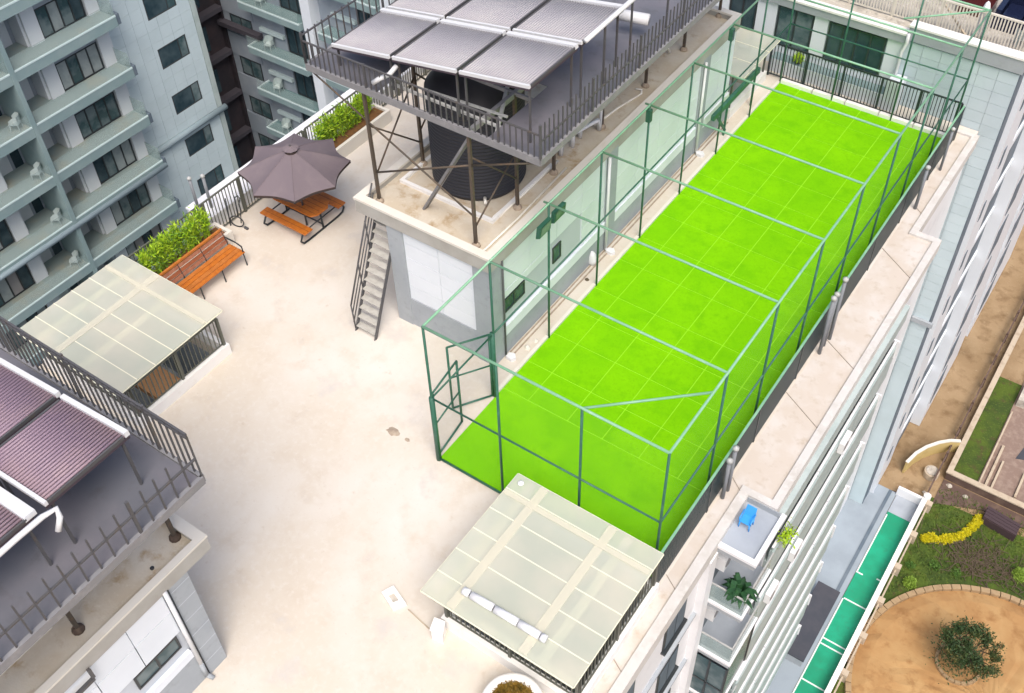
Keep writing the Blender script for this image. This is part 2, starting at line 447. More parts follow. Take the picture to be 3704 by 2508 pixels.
# raised edge kerb of the ledge, in straight lengths
def kerb_len(mb, m='cream_kerb'): part('edge_kerb', mb, 'ledge_kerb', ledge)
kerb_len(MB().box(5.52, 5.72, -14, 1.42, -0.33, 0.055))
kerb_len(MB().box(5.52, 5.72, 1.42, 2.71, -0.33, 0.052))
kerb_len(MB().box(5.52, 6.34, 2.71, 2.87, -0.33, 0.058))
kerb_len(MB().box(6.17, 6.34, 2.87, 12.06, -0.33, 0.055))
kerb_len(MB().box(5.56, 6.34, 12.06, 12.24, -0.33, 0.058))
kerb_len(MB().box(5.56, 5.74, 12.24, 16.86, -0.33, 0.055))
kerb_len(MB().box(4.9, 5.74, 16.86, 17.0, -0.33, 0.058))
for (a, b) in (((5.22, 0.26), (5.6, 0.02)), ((5.2, 5.62), (6.16, 5.08)), ((5.3, 7.56), (6.16, 7.06)), ((5.2, 11.2), (6.2, 10.52)), ((5.3, 13.2), (5.6, 12.95)), ((5.1, -1.65), (5.56, -1.9)), ((5.25, 2.95), (5.55, 2.72))):
    part('drain_groove', MB().bar((*a, 0.004), (*b, 0.004), 0.014, 0.010), 'groove', ledge)

# deck dirt: a little spilt sand
def mound(cx, cy, rx, ry, h, z=0.0, n=14, rings=4, jit=0.25):
    mb = MB(); vs = [(cx, cy, z + h)]; fs = []
    for k in range(1, rings + 1):
        for i in range(n):
            t = 2 * math.pi * i / n
            j = 1 + random.uniform(-jit, jit) * (k / rings)
            r = k / rings * j
            vs.append((cx + rx * r * math.cos(t), cy + ry * r * math.sin(t), z + h * (1 - (k / rings) ** 1.5) + (0.0 if k < rings else -0.004)))
    for i in range(n): fs.append((0, 1 + i, 1 + (i + 1) % n))
    for k in range(1, rings):
        for i in range(n):
            a = 1 + (k - 1) * n; b = 1 + k * n
            fs.append((a + i, b + i, b + (i + 1) % n, a + (i + 1) % n))
    return mb.add(vs, fs)
solo('sand_spill', mound(-1.25, 0.03, 0.17, 0.11, 0.025), 'sand', 'larger grey-brown smear of spilt sand on the beige deck', 'sand')
solo('sand_spill', mound(-0.87, 0.03, 0.07, 0.05, 0.015), 'sand', 'small grey-brown dab of sand beside the larger smear', 'sand')

# ================================================================== OUR BUILDING BELOW THE DECK
blk = thing('apartment_block', 'pale apartment block under the roof court with stacked balconies on its long side', 'building', (0, 0, GZ))
part('wall', MB().box(-9.0, 5.58, -14, 17.2, GZ, -4.4), 'white_paint', blk)
part('wall', MB().box(5.46, 5.58, -14, 17.2, -4.4, -0.33).box(-9.0, -8.85, -14, 17.2, -4.4, -0.33), 'white_paint', blk)
def shaft(a, floor_m, wall_m):
    x0, x1, y0, y1 = a
    sh = part('shaft_wall', MB().box(x0 - 0.1, x0, y0 - 0.1, y1 + 0.1, -4.38, -0.325).box(x1, x1 + 0.1, y0 - 0.1, y1 + 0.1, -4.38, -0.325)
              .box(x0, x1, y0 - 0.1, y0, -4.38, -0.325).box(x0, x1, y1, y1 + 0.1, -4.38, -0.325), wall_m, blk)
    part('shaft_floor', MB().quad((x0, y0, -2.1), (x1, y0, -2.1), (x1, y1, -2.1), (x0, y1, -2.1)), floor_m, sh)
    return sh
shaft(W1, 'shaft_dark', 'grey_plaster')
sh2 = shaft(W2, 'paving', 'shade_wall')
shaft(W3, 'paving', 'white_paint')
part('landing', MB().box(W2[0] + 0.9, W2[1] - 0.02, -1.75, -1.05, -1.0, -0.85), 'well_orange', sh2)
part('landing', MB().box(W2[0] + 0.9, W2[1] - 0.02, -2.68, -1.8, -1.9, -1.7), 'recess_wall', sh2)
part('wall', MB().box(5.58, 6.12, 10.05, 12.1, GZ, -0.33), 'white_tile', blk)
part('wall', MB().box(5.581, 6.30, 2.80, 2.92, GZ, -0.34), 'white_paint', blk)
# white end wall with slanted-looking windows below the canopy
SH = 2.07
for k in range(6):
    zt = -0.75 - SH * k
    for (a, b) in ((-0.3, 0.55), (-2.3, -1.45)):
        wdw = part('window', MB().box(5.58, 5.61, a, b, zt - 1.0, zt).box(5.581, 5.68, a - 0.04, b + 0.04, zt - 1.06, zt - 1.0), 'win_frame', blk)
        part('pane', MB().box(5.612, 5.62, a + 0.05, (a + b) / 2 - 0.02, zt - 0.95, zt - 0.05).box(5.612, 5.62, (a + b) / 2 + 0.02, b - 0.05, zt - 0.95, zt - 0.05), 'slate_blue', wdw)
    part('sill', MB().box(5.579, 5.66, -3.2, 1.40, -0.36 - SH * (k + 1), -0.28 - SH * (k + 1)), 'grey_plaster', blk)
part('corner_pier', MB().box(5.579, 5.75, 1.12, 1.44, GZ, -0.335), 'white_paint', blk)
# narrow balconies in the notch
for k in range(9):
    zs = -0.10 - SH * k
    sl = part('balcony_slab', MB().box(5.5815, 6.5, 1.45, 2.795, zs - 0.24, zs - 0.06), 'grey_plaster', blk)
    part('balcony_edge', MB().box(5.5817, 6.54, 1.41, 1.53, zs - 0.06, zs + 0.02).box(6.44, 6.54, 1.531, 2.79, zs - 0.06, zs + 0.018), 'white_paint', sl)
    if k == 0:
        part('inner_wall', MB().box(5.723, 6.44, 2.69, 2.708, zs - 0.05, 0.0), 'grey_plaster', sl)
    part('balcony_floor', MB().quad((5.5818, 1.53, zs - 0.05), (6.44, 1.53, zs - 0.05), (6.44, 2.79, zs - 0.05), (5.5818, 2.79, zs - 0.05)), 'paving', sl)
    if k:
        g = part('balcony_glass', MB().box(5.60, 6.49, 1.46, 1.472, zs + 0.022, zs + 0.62).box(6.48, 6.492, 1.473, 2.79, zs + 0.022, zs + 0.62), 'balcony_glass', sl)
        part('handrail', MB().bar((5.6, 1.466, zs + 0.635), (6.5, 1.466, zs + 0.635), 0.03).bar((6.486, 1.49, zs + 0.635), (6.486, 2.79, zs + 0.635), 0.03), 'galv', sl)
        d = part('window', MB().box(5.581, 5.61, 1.6, 2.7, zs - 0.04, zs + 1.5), 'win_frame', blk)
        part('pane', MB().box(5.611, 5.62, 1.66, 2.12, zs + 0.03, zs + 1.44).box(5.611, 5.62, 2.18, 2.64, zs + 0.03, zs + 1.44), 'glass_dark', d)
# one enclosed balcony
zs = -0.10 - SH * 3
enc = part('enclosed_bay', MB().bar((5.62, 1.44, zs + 0.03), (5.62, 1.44, zs + 1.78), 0.05).bar((6.5, 1.44, zs + 0.03), (6.5, 1.44, zs + 1.78), 0.05).bar((6.08, 1.44, zs + 0.03), (6.08, 1.44, zs + 1.78), 0.045)
           .bar((5.62, 1.44, zs + 0.72), (6.5, 1.44, zs + 0.72), 0.045).bar((6.5, 2.76, zs + 0.03), (6.5, 2.76, zs + 1.78), 0.05), 'win_frame', blk)
part('pane', MB().box(5.645, 6.055, 1.436, 1.444, zs + 0.05, zs + 1.74).box(6.105, 6.475, 1.436, 1.444, zs + 0.75, zs + 1.74).box(6.105, 6.475, 1.436, 1.444, zs + 0.05, zs + 0.69).box(6.496, 6.504, 1.47, 2.72, zs + 0.05, zs + 1.74), 'glass_teal', enc)
# the long balconies
for k in range(1, 9):
    zs = -0.10 - SH * k
    sl = part('balcony_slab', MB().box(5.582, 6.46, 2.93, 10.02, zs - 0.22, zs), 'mint_trim', blk)
    for (a, b) in ((2.94, 5.26), (5.28, 7.66), (7.68, 9.97)):
        part('balcony_parapet', MB().box(6.36, 6.46, a, b, zs + 0.002, zs + 0.42), 'mint_trim', sl)
        part('balcony_glass', MB().box(6.40, 6.415, a, b, zs + 0.422, zs + 0.56), 'balcony_glass', sl)
        part('handrail', MB().bar((6.41, a, zs + 0.575), (6.41, b, zs + 0.575), 0.055, 0.03), 'white_paint', sl)
        d = part('window', MB().box(5.5815, 5.62, a + 0.2, b - 0.2, zs + 0.003, zs + 1.55), 'win_frame', blk)
        part('pane', MB().box(5.621, 5.63, a + 0.26, (a + b) / 2 - 0.03, zs + 0.05, zs + 1.5).box(5.621, 5.63, (a + b) / 2 + 0.03, b - 0.26, zs + 0.05, zs + 1.5), 'glass_dark', d)
    part('balcony_lintel', MB().box(6.30, 6.455, 2.935, 10.0, zs + SH - 0.74, zs + SH - 0.222), 'mint_trim', blk)
    for y in (5.27, 7.67):
        part('divider', MB().box(5.5825, 6.29, y - 0.05, y + 0.05, zs + 0.001, zs + SH - 0.24), 'slate_blue', blk)
    part('end_fin', MB().box(5.5828, 6.50, 9.98, 10.04, zs + 0.001, zs + 0.60), 'white_paint', sl)
# air-conditioner boxes on the balconies
aclab = ['white air conditioner box on the narrow balcony just below the blue chair', 'white air conditioner box on the narrow balcony below the potted palm']
for i, k in enumerate((1, 2)):
    zs = -0.10 - SH * k
    a = thing('air_conditioner', aclab[i], 'air conditioner', (5.74, 1.95, zs + 0.9), 'air conditioners on the narrow balconies')
    part('casing', MB().box(5.64, 5.86, 1.70, 2.25, zs + 0.82, zs + 1.22), 'ac_white', a)
    part('fan_grille', MB().tube((5.861, 1.88, zs + 1.02), (5.868, 1.88, zs + 1.02), 0.15, 16), 'grey_steel', a)
    part('bracket', MB().box(5.622, 5.84, 1.75, 1.79, zs + 0.78, zs + 0.82).box(5.622, 5.84, 2.15, 2.19, zs + 0.78, zs + 0.82), 'grey_steel', a)
for i, (k, y, lab) in enumerate(((1, 6.6, 'upper white air conditioner on the long balconies beside the ledge'), (2, 4.7, 'middle white air conditioner on the long balconies beside the ledge'), (2, 3.4, 'white air conditioner on the long balconies nearest the blue chair'))):
    zs = -0.10 - SH * k
    a = thing('air_conditioner', lab, 'air conditioner', (6.52, y, zs + 0.2), 'air conditioners hung on the long balconies')
    part('casing', MB().box(6.47, 6.60, y - 0.24, y + 0.24, zs + 0.12, zs + 0.46), 'ac_white', a)
    part('fan_grille', MB().tube((6.601, y - 0.08, zs + 0.29), (6.608, y - 0.08, zs + 0.29), 0.13, 16), 'grey_steel', a)
# ================================================================== TURF COURT AND CAGE
CW, BAY, CH, MID = 5.07, 2.049, 4.0, 1.98
CL = BAY * 8
tf = thing('artificial_turf', 'bright lime green artificial turf covering the caged court', 'turf', (CW / 2, CL / 2, 0))
part('backing', MB().box(0.0, CW, 0.02, CL - 0.02, 0.001, 0.012), 'turf_seam', tf)
xs = [0, 0.65, 1.66, 2.53, 3.42, 4.33, CW]
ys = [2.3, 3.25, 4.28, 5.2, 6.07, 7.25, 8.25, 9.3, 10.3, 11.3, 12.3, 13.35, 14.4, 15.4, CL - 0.02]
g = 0.013
def turf_tile(x0, x1, y0, y1):
    part('turf_tile', MB().box(x0 + (g if x0 > 0 else 0), x1 - (g if x1 < CW else 0), y0 + (g if y0 > 0.1 else 0), y1 - (g if y1 < CL - 0.1 else 0), 0.006, 0.022), 'turf', tf)
turf_tile(0, CW, 0.02, 2.3)
for i in range(len(xs) - 1):
    for j in range(len(ys) - 1):
        turf_tile(xs[i], xs[i + 1], ys[j], ys[j + 1])
ck = thing('court_kerb', 'thin cream concrete kerb along the turf on the penthouse side and far end', 'kerb', (-0.1, CL / 2, 0))
for j in range(8):
    part('kerb_stone', MB().box(-0.085, -0.004, (2.1 if j == 0 else BAY * j + 0.01), BAY * (j + 1) - 0.01, 0.0, 0.075), 'cream_kerb', ck) if j > 0 else None
for j in range(5):
    part('kerb_stone', MB().box(0.02 + j * 1.01, 0.99 + j * 1.01, CL - 0.012, CL + 0.12, 0.0, 0.13), 'white_kerb', ck)

cg = thing('court_cage', 'tall green steel pipe cage with fine netting around the lime turf', 'cage', (CW / 2, CL / 2, 0))
PR = 0.026
mp = shared(MB().tube((0, 0, 0), (0, 0, CH), PR, 8), 'cage_paint', 'post', True)
for j in range(9):
    piece('post', mp, cg, (0, BAY * j, 0)); piece('post', mp, cg, (CW, BAY * j, 0))
for x in (1.62, 3.40):
    piece('post', mp, cg, (x, 0, 0)); piece('post', mp, cg, (x, CL, 0))
thick = shared(MB().tube((0, 0, 0), (0, 0, 2.0), 0.055, 8), 'cage_paint', 'gate_post', True)
piece('gate_post', thick, cg, (0, 0.0, 0)); piece('gate_post', thick, cg, (-0.02, BAY - 0.02, 0))
for (a, b, nm) in (((0, 0, CH), (0, CL, CH), 'top_rail'), ((CW, 0, CH), (CW, CL, CH), 'top_rail'), ((0, 0, CH), (CW, 0, CH), 'top_rail'), ((0, CL, CH), (CW, CL, CH), 'top_rail'),
                   ((0, BAY, MID), (0, CL, MID), 'mid_rail'), ((CW, 0, MID), (CW, CL, MID), 'mid_rail'), ((0, 0, MID), (CW, 0, MID), 'mid_rail'), ((0, CL, MID), (CW, CL, MID), 'mid_rail'), ((0, 0, MID), (0, BAY, MID), 'mid_rail'),
                   ((0, 0.0, 0.05), (CW, 0.0, 0.05), 'base_rail'), ((CW, 0, 0.05), (CW, CL, 0.05), 'base_rail')):
    part(nm, MB().tube(a, b, PR * (1.0 if nm != 'mid_rail' else 0.8), 8), 'cage_galv' if nm == 'top_rail' else 'cage_paint', cg, True)
for j in range(1, 8):
    part('cross_rail', MB().tube((-0.12 if j in (2, 4) else 0, BAY * j, CH), (CW, BAY * j, CH), PR * 0.95, 8), 'cage_galv', cg, True)
part('corner_brace', MB().tube((3.40, 0, CH), (CW, 1.53, CH), PR * 0.9, 8), 'cage_galv', cg, True)
part('corner_brace', MB().tube((CW, CL, CH), (3.40, CL - 1.55, CH), PR * 0.9, 8), 'cage_galv', cg, True)
part('net', MB().quad((0.01, BAY, 0.06), (0.01, CL, 0.06), (0.01, CL, CH), (0.01, BAY, CH)).quad((0.01, 0, 2.0), (0.01, BAY, 2.0), (0.01, BAY, CH), (0.01, 0, CH)), 'net', cg)
part('net', MB().quad((CW - 0.01, 0, 0.06), (CW - 0.01, CL, 0.06), (CW - 0.01, CL, CH), (CW - 0.01, 0, CH)), 'net', cg)
part('net', MB().quad((0, 0.01, 0.06), (CW, 0.01, 0.06), (CW, 0.01, CH), (0, 0.01, CH)), 'net', cg)
part('net', MB().quad((0, CL - 0.01, 0.06), (CW, CL - 0.01, 0.06), (CW, CL - 0.01, CH), (0, CL - 0.01, CH)), 'net', cg)
# two open gate leaves
def leaf(p, q, lab):
    p, q = Vector((*p, 0)), Vector((*q, 0))
    def P(t, z): c = p.lerp(q, t); return (c.x, c.y, z)
    f = part('gate_leaf', MB().tube(P(0, 0.06), P(0, 2.0), 0.026, 6).tube(P(1, 0.06), P(1, 2.0), 0.026, 6).tube(P(0, 0.07), P(1, 0.07), 0.024, 6).tube(P(0, 2.0), P(1, 2.0), 0.024, 6).tube(P(0, 1.05), P(1, 1.05), 0.02, 6), 'cage_paint', cg, True, label=lab)
    part('leaf_net', MB().quad(P(0, 0.08), P(1, 0.08), P(1, 1.99), P(0, 1.99)), 'net', f)
leaf((-0.05, 0.09), (-0.17, 1.02), 'gate leaf hinged at the near cage corner')
leaf((-0.05, 1.96), (-0.55, 1.2), 'gate leaf swung out beside the penthouse')

# floodlights on the cage
def flood(x, y, z, lab, yaw):
    t = thing('floodlight', lab, 'floodlight', (x, y, z), 'floodlights on the cage posts')
    c, s = math.cos(yaw), math.sin(yaw)
    def R(a, b, cc): return (x + a * c - b * s, y + a * s + b * c, z + cc)
    vs = [R(-0.05, -0.2, -0.17), R(0.05, -0.2, -0.12), R(0.05, 0.2, -0.12), R(-0.05, 0.2, -0.17), R(-0.02, -0.2, 0.16), R(0.08, -0.2, 0.18), R(0.08, 0.2, 0.18), R(-0.02, 0.2, 0.16)]
    part('housing', MB().add(vs, [(0, 3, 2, 1), (4, 5, 6, 7), (0, 1, 5, 4), (1, 2, 6, 5), (2, 3, 7, 6), (3, 0, 4, 7)]), 'cage_paint', t)
    part('lens', MB().quad(R(0.058, -0.17, -0.09), R(0.058, 0.17, -0.09), R(0.086, 0.17, 0.15), R(0.086, -0.17, 0.15)), 'glass_teal', t)
    part('bracket', MB().tube(R(-0.1, 0, 0.0), R(-0.03, 0, 0.0), 0.02, 6), 'dark_steel', t)
flood(0.02, 3.86, 3.52, 'dark floodlight nearest the gate, slung below the top rail of the cage', 0.0)
flood(0.02, 4.40, 3.55, 'dark floodlight just past the second side post, slung below the rail', 0.0)
for (j, lab) in ((4, 'small dark floodlight bracket on the cage post in mid court'), (6, 'small dark floodlight bracket on a far cage post by the penthouse')):
    t = thing('floodlight', lab, 'floodlight', (0, BAY * j, 3.7), 'floodlights on the cage posts')
    part('housing', MB().box(-0.06, 0.05, BAY * j - 0.055, BAY * j + 0.055, 3.55, 3.88), 'cage_paint', t)
    part('lens', MB().box(0.052, 0.058, BAY * j - 0.045, BAY * j + 0.045, 3.58, 3.85), 'glass_teal', t)

# ------------------------------------------------------------------ black railings
rf = thing('roof_railing', 'long black steel railing on the outer ledge beside the turf cage', 'railing', (5.18, 8, 0))
railing(rf, (5.18, -0.15), (5.18, 16.5), 0.0, 1.1, 'rail_black', 0.085, 2.05, 0.03, 0.045)
part('rail_cap', MB().box(5.155, 5.205, -0.15, 16.5, 1.119, 1.126), 'cage_galv', rf)
part('mesh_panel', MB().quad((5.20, -0.12, 0.08), (5.20, 16.48, 0.08), (5.20, 16.48, 1.06), (5.20, -0.12, 1.06)), 'dark_mesh', rf)
ff = thing('roof_railing', 'black steel railing with thin bars across the far end of the court', 'railing', (2.3, 16.6, 0))
railing(ff, (-0.5, 16.62), (5.1, 16.62), 0.0, 1.1, 'rail_black', 0.095, 1.13, 0.022, 0.045)

# vent pipes beside the ledge railing
def vent(x, y, h, r, lab, grp):
    t = thing('vent_pipe', lab, 'pipe', (x, y, 0), grp)
    part('pipe', MB().tube((x, y, 0), (x, y, h), r, 10), 'grey_pipe', t, True)
    part('cowl', MB().lathe((x, y, h), [(r * 1.5, 0), (r * 1.6, 0.06), (0.01, 0.1)], 10), 'galv', t, True)
grp = 'grey vent pipes on the outer ledge'
vent(5.34, 7.62, 1.85, 0.042, 'tallest of the three clustered grey vent pipes by the ledge railing', grp)
vent(5.31, 7.36, 1.6, 0.042, 'middle one of the three clustered grey vent pipes by the ledge railing', grp)
vent(5.33, 7.08, 1.72, 0.042, 'nearest one of the three clustered grey vent pipes by the ledge railing', grp)
vent(5.30, 2.62, 1.35, 0.042, 'taller grey vent pipe on the ledge above the blue chair', grp)
vent(5.30, 2.40, 1.2, 0.042, 'shorter grey vent pipe on the ledge above the blue chair', grp)
vent(5.34, 13.1, 1.3, 0.042, 'lone grey vent pipe on the ledge near the far court corner', grp)
vent(5.33, 15.0, 1.3, 0.035, 'thin grey vent pipe furthest along the ledge railing', grp)

# ================================================================== PENTHOUSES
def panels_x(root, x, y0, y1, z0, z1, ny, nz, m, gap=0.012, dep=0.03, skip=()):
    """panels on a wall facing +x"""
    for i in range(ny):
        for j in range(nz):
            a = y0 + (y1 - y0) * i / ny + gap / 2; b = y0 + (y1 - y0) * (i + 1) / ny - gap / 2
            c = z0 + (z1 - z0) * j / nz + gap / 2; d = z0 + (z1 - z0) * (j + 1) / nz - gap / 2
            if any(s[0] < b and s[1] > a and s[2] < d and s[3] > c for s in skip): continue
            part('wall_panel', MB().box(x, x + dep + random.uniform(-0.002, 0.002), a, b, c, d), m if (i * 7 + j * 3) % 4 else m + '_b', root)
def panels_y(root, y, x0, x1, z0, z1, nx, nz, m, gap=0.012, dep=0.03, skip=()):
    """panels on a wall facing -y"""
    for i in range(nx):
        for j in range(nz):
            a = x0 + (x1 - x0) * i / nx + gap / 2; b = x0 + (x1 - x0) * (i + 1) / nx - gap / 2
            c = z0 + (z1 - z0) * j / nz + gap / 2; d = z0 + (z1 - z0) * (j + 1) / nz - gap / 2
            if any(s[0] < b and s[1] > a and s[2] < d and s[3] > c for s in skip): continue
            part('wall_panel', MB().box(a, b, y - dep - random.uniform(-0.002, 0.002), y, c, d), m if (i * 7 + j * 3) % 4 else m + '_b', root)
def win_x(root, x, y0, y1, z0, z1, n=2, frame='win_frame', glass='glass_dark', fw=0.04, dep=0.03):
    mb = MB().box(x, x + dep, y0, y1, z0, z0 + fw).box(x, x + dep, y0, y1, z1 - fw, z1)
    for i in range(n + 1):
        c = y0 + fw / 2 + (y1 - y0 - fw) * i / n
        mb.box(x, x + dep - 0.002, c - fw / 2, c + fw / 2, z0 + fw, z1 - fw)
    wv = part('window', mb, frame, root)
    for i in range(n):
        a = y0 + fw + (y1 - y0 - fw) * i / n; b = y0 + (y1 - y0 - fw) * (i + 1) / n
        part('pane', MB().box(x, x + dep * 0.4, a, b, z0 + fw, z1 - fw), random.choice(glass) if isinstance(glass, list) else glass, wv)
    return wv
def win_y(root, y, x0, x1, z0, z1, n=2, frame='win_frame', glass='glass_dark', fw=0.04, dep=0.03):
    mb = MB().box(x0, x1, y - dep, y, z0, z0 + fw).box(x0, x1, y - dep, y, z1 - fw, z1)
    for i in range(n + 1):
        c = x0 + fw / 2 + (x1 - x0 - fw) * i / n
        mb.box(c - fw / 2, c + fw / 2, y - dep + 0.002, y, z0 + fw, z1 - fw)
    wv = part('window', mb, frame, root)
    for i in range(n):
        a = x0 + fw + (x1 - x0 - fw) * i / n; b = x0 + (x1 - x0 - fw) * (i + 1) / n
        part('pane', MB().box(a, b, y - dep * 0.4, y, z0 + fw, z1 - fw), glass, wv)
    return wv

ph = thing('rooftop_penthouse', 'long low white-panelled rooftop penthouse beside the turf cage', 'building', (-2, 8, 0))
X0, X1, Y0, Y1 = -3.25, -0.58, 2.78, 13.9
part('wall', MB().box(X0, X1, Y0, Y1, 0.0, 2.98), 'tile_joint', ph)
# plinth, pilasters, beam on the two visible faces
part('plinth', MB().box(X0 + 0.40, X1 + 0.06, Y0 - 0.05, Y0, 0.0, 0.85), 'grey_plaster', ph)
part('plinth', MB().box(X1, X1 + 0.05, Y0 + 0.36, Y1, 0.0, 0.62), 'grey_plaster', ph)
part('sill_band', MB().box(X1, X1 + 0.075, 3.10, Y1, 0.622, 0.90), 'white_tile', ph)
part('pilaster', MB().box(-0.98, X1 + 0.062, Y0 - 0.07, Y0 + 0.36, 0.0, 2.975), 'grey_plaster', ph)
part('pilaster', MB().box(X0 - 0.02, X0 + 0.40, Y0 - 0.07, Y0 + 0.3, 0.0, 2.975), 'grey_plaster', ph)
for y in (7.55, 12.15):
    part('pilaster', MB().box(X1, X1 + 0.085, y - 0.2, y + 0.2, 0.0, 2.975), 'grey_plaster', ph)
panels_y(ph, Y0, X0 + 0.40, -0.98, 0.855, 2.97, 2, 5, 'white_tile')
for (a, b, n) in ((3.14, 7.35, 4), (7.75, 11.95, 4), (12.35, 13.9, 2)):
    panels_x(ph, X1, a, b, 0.905, 2.97, n, 4, 'white_tile', skip=((3.15, 4.0, 1.26, 1.66), (5.05, 5.45, 1.22, 1.72)))
panels_x(ph, X1, 3.14, 5.0, 1.70, 1.92, 2, 1, 'white_tile', dep=0.028)
win_x(ph, X1 + 0.004, 3.18, 3.97, 1.26, 1.66, 2)
win_x(ph, X1 + 0.004, 5.10, 5.43, 1.25, 1.72, 1, glass='glass_teal')
for y in (7.30, 12.0):
    part('downpipe', MB().tube((X1 + 0.13, y, 0.1), (X1 + 0.13, y, 2.9), 0.035, 8).tube((X1 + 0.13, y, 0.12), (X1 + 0.24, y, 0.03), 0.035, 8), 'white_paint', ph, True)
part('downpipe', MB().tube((X1 + 0.10, 3.09, 0.08), (X1 + 0.10, 3.09, 2.95), 0.022, 8), 'dark_steel', ph, True)
# roof slab with parapet kerb
sx0, sx1, sy0, sy1 = -4.06, -0.5, 2.68, 13.96
slab = part('roof_slab', MB().box(sx0, sx1, sy0, sy1, 2.98, 3.10), 'roof_screed', ph)
part('fascia', MB().box(sx0 - 0.004, sx1 + 0.004, sy0 - 0.004, sy0 + 0.14, 2.90, 3.24).box(sx1 - 0.14, sx1 + 0.004, sy0 + 0.14, sy1, 2.90, 3.24).box(sx0 - 0.004, sx0 + 0.14, sy0 + 0.14, sy1, 2.90, 3.24).box(sx0 + 0.14, sx1 - 0.14, sy1 - 0.14, sy1 + 0.004, 2.90, 3.24), 'grey_slab', slab)
part('coping', MB().box(sx0 - 0.02, sx1 + 0.02, sy0 - 0.02, sy0 + 0.17, 3.24, 3.30).box(sx1 - 0.17, sx1 + 0.02, sy0 + 0.17, sy1 - 0.17, 3.24, 3.298).box(sx0 - 0.02, sx0 + 0.17, sy0 + 0.17, sy1 - 0.17, 3.24, 3.298).box(sx0 - 0.02, sx1 + 0.02, sy1 - 0.17, sy1 + 0.02, 3.24, 3.30), 'cream_kerb', slab)

# ladder stair up to the penthouse roof
st = thing('steel_stair', 'steep grey steel stair with triple handrail climbing the penthouse end wall', 'stair', (-3.55, 1.85, 0))
xa, xb, ya, yb, zt = -3.84, -3.27, 1.85, 3.05, 2.72
part('stringer', MB().bar((xa, ya, 0), (xa, yb, zt), 0.022, 0.09), 'dark_steel', st)
part('stringer', MB().bar((xb, ya, 0), (xb, yb, zt), 0.022, 0.09), 'dark_steel', st)
for k in range(12):
    t = (k + 0.7) / 12.5
    y, z = ya + (yb - ya) * t, zt * t
    part('tread', MB().box(xa + 0.016, xb - 0.016, y - 0.065, y + 0.09, z - 0.012, z + 0.012), 'tread_grey', st)
for k, h in enumerate((0.30, 0.55, 0.82)):
    part('handrail', MB().tube((xa - 0.01, ya - 0.02, h), (xa - 0.01, yb, zt + h - 0.02), 0.016 if k < 2 else 0.022, 6), 'dark_steel', st, True)
for t in (0.0, 0.36, 0.7):
    part('rail_post', MB().tube((xa - 0.01, ya + (yb - ya) * t, zt * t), (xa - 0.01, ya - 0.02 + (yb - ya) * t, zt * t + 0.82), 0.018, 6), 'dark_steel', st, True)

# things along the penthouse wall
for (x, y, lab) in ((-0.40, 3.12, 'white rain spout mouth at the near corner foot of the penthouse'), (-0.36, 7.34, 'white rain spout mouth at the foot of the middle downpipe'), (-0.36, 12.03, 'white rain spout mouth at the foot of the far downpipe')):
    solo('rain_spout', MB().prism([(x - 0.06, y - 0.08), (x + 0.10, y - 0.1), (x + 0.16, y), (x + 0.07, y + 0.1), (x - 0.06, y + 0.06)], 0.0, 0.09), 'white_paint', lab, 'spout', 'rain spouts along the penthouse')
for (x, y, r, lab) in ((-0.24, 3.58, 0.085, 'larger cream stone by the turf kerb near the gate'), (-0.2, 3.86, 0.07, 'smaller cream stone by the turf kerb near the gate'), (-0.3, 6.2, 0.06, 'dark brown lump on the strip beside the turf kerb')):
    solo('stone', mound(x, y, r, r * 0.9, r * 1.1, n=9, rings=3, jit=0.12), 'cream_kerb' if r > 0.062 else 'bark', lab, 'stone')
solo('white_sack', MB().lathe((-0.5, 6.75, 0), [(0.09, 0), (0.11, 0.12), (0.09, 0.3), (0.03, 0.4)], 10), 'white_paint', 'slim white sack standing against the penthouse plinth', 'sack', smooth=True)
part('gutter', MB().box(-0.50, -0.47, 3.2, 13.8, 0.0, 0.022).box(-0.40, -0.37, 3.2, 13.8, 0.0, 0.022), 'sand', ph)

# lower penthouse whose corner shows beside the near panels
p2 = thing('rooftop_penthouse', 'second penthouse with grey corner pier and slot window, at the bottom edge', 'building', (-2, -9, 0))
part('wall', MB().box(-3.25, -0.58, -14, -5.55, 0.0, 2.98), 'tile_joint', p2)
part('corner_pier', MB().box(-0.58, -0.50, -5.97, -5.545, 0.0, 2.975), 'grey_plaster', p2)
for z in (0.42, 0.9, 1.38, 1.86, 2.34, 2.78):
    part('pier_joint', MB().box(-0.499, -0.497, -5.96, -5.55, z - 0.007, z + 0.007), 'tile_joint', p2)
part('plinth', MB().box(-0.58, -0.52, -14, -5.975, 0.0, 0.86), 'grey_plaster', p2)
part('sill_band', MB().box(-0.58, -0.50, -14, -6.05, 0.862, 1.06), 'white_tile', p2)
panels_x(p2, -0.58, -9.0, -6.04, 1.065, 2.96, 4, 3, 'white_tile', gap=0.014, skip=((-7.06, -6.12, 1.30, 1.70),))
panels_x(p2, -0.58, -7.52, -6.04, 1.697, 2.33, 2, 1, 'white_tile', gap=0.014)
win_x(p2, -0.574, -7.04, -6.14, 1.30, 1.69, 2, glass='glass_teal')
part('downpipe', MB().tube((-0.49, -6.01, 0.55), (-0.49, -6.01, 2.95), 0.04, 8), 'white_paint', p2, True)
part('cable', MB().tube((-0.478, -5.955, 0.03), (-0.478, -5.955, 2.95), 0.012, 6), 'rail_black', p2, True)
part('shoe_pipe', MB().tube((-0.49, -6.01, 0.1), (-0.49, -6.01, 0.56), 0.046, 8).tube((-0.49, -6.01, 0.12), (-0.40, -5.96, 0.02), 0.046, 8), 'grey_plaster', p2, True)
part('rafter', MB().bar((-0.44, -9.2, 2.72), (-0.44, -7.52, 2.72), 0.06, 0.06).bar((-0.44, -7.52, 2.75), (-0.44, -7.52, 3.0), 0.05), 'dark_steel', p2)
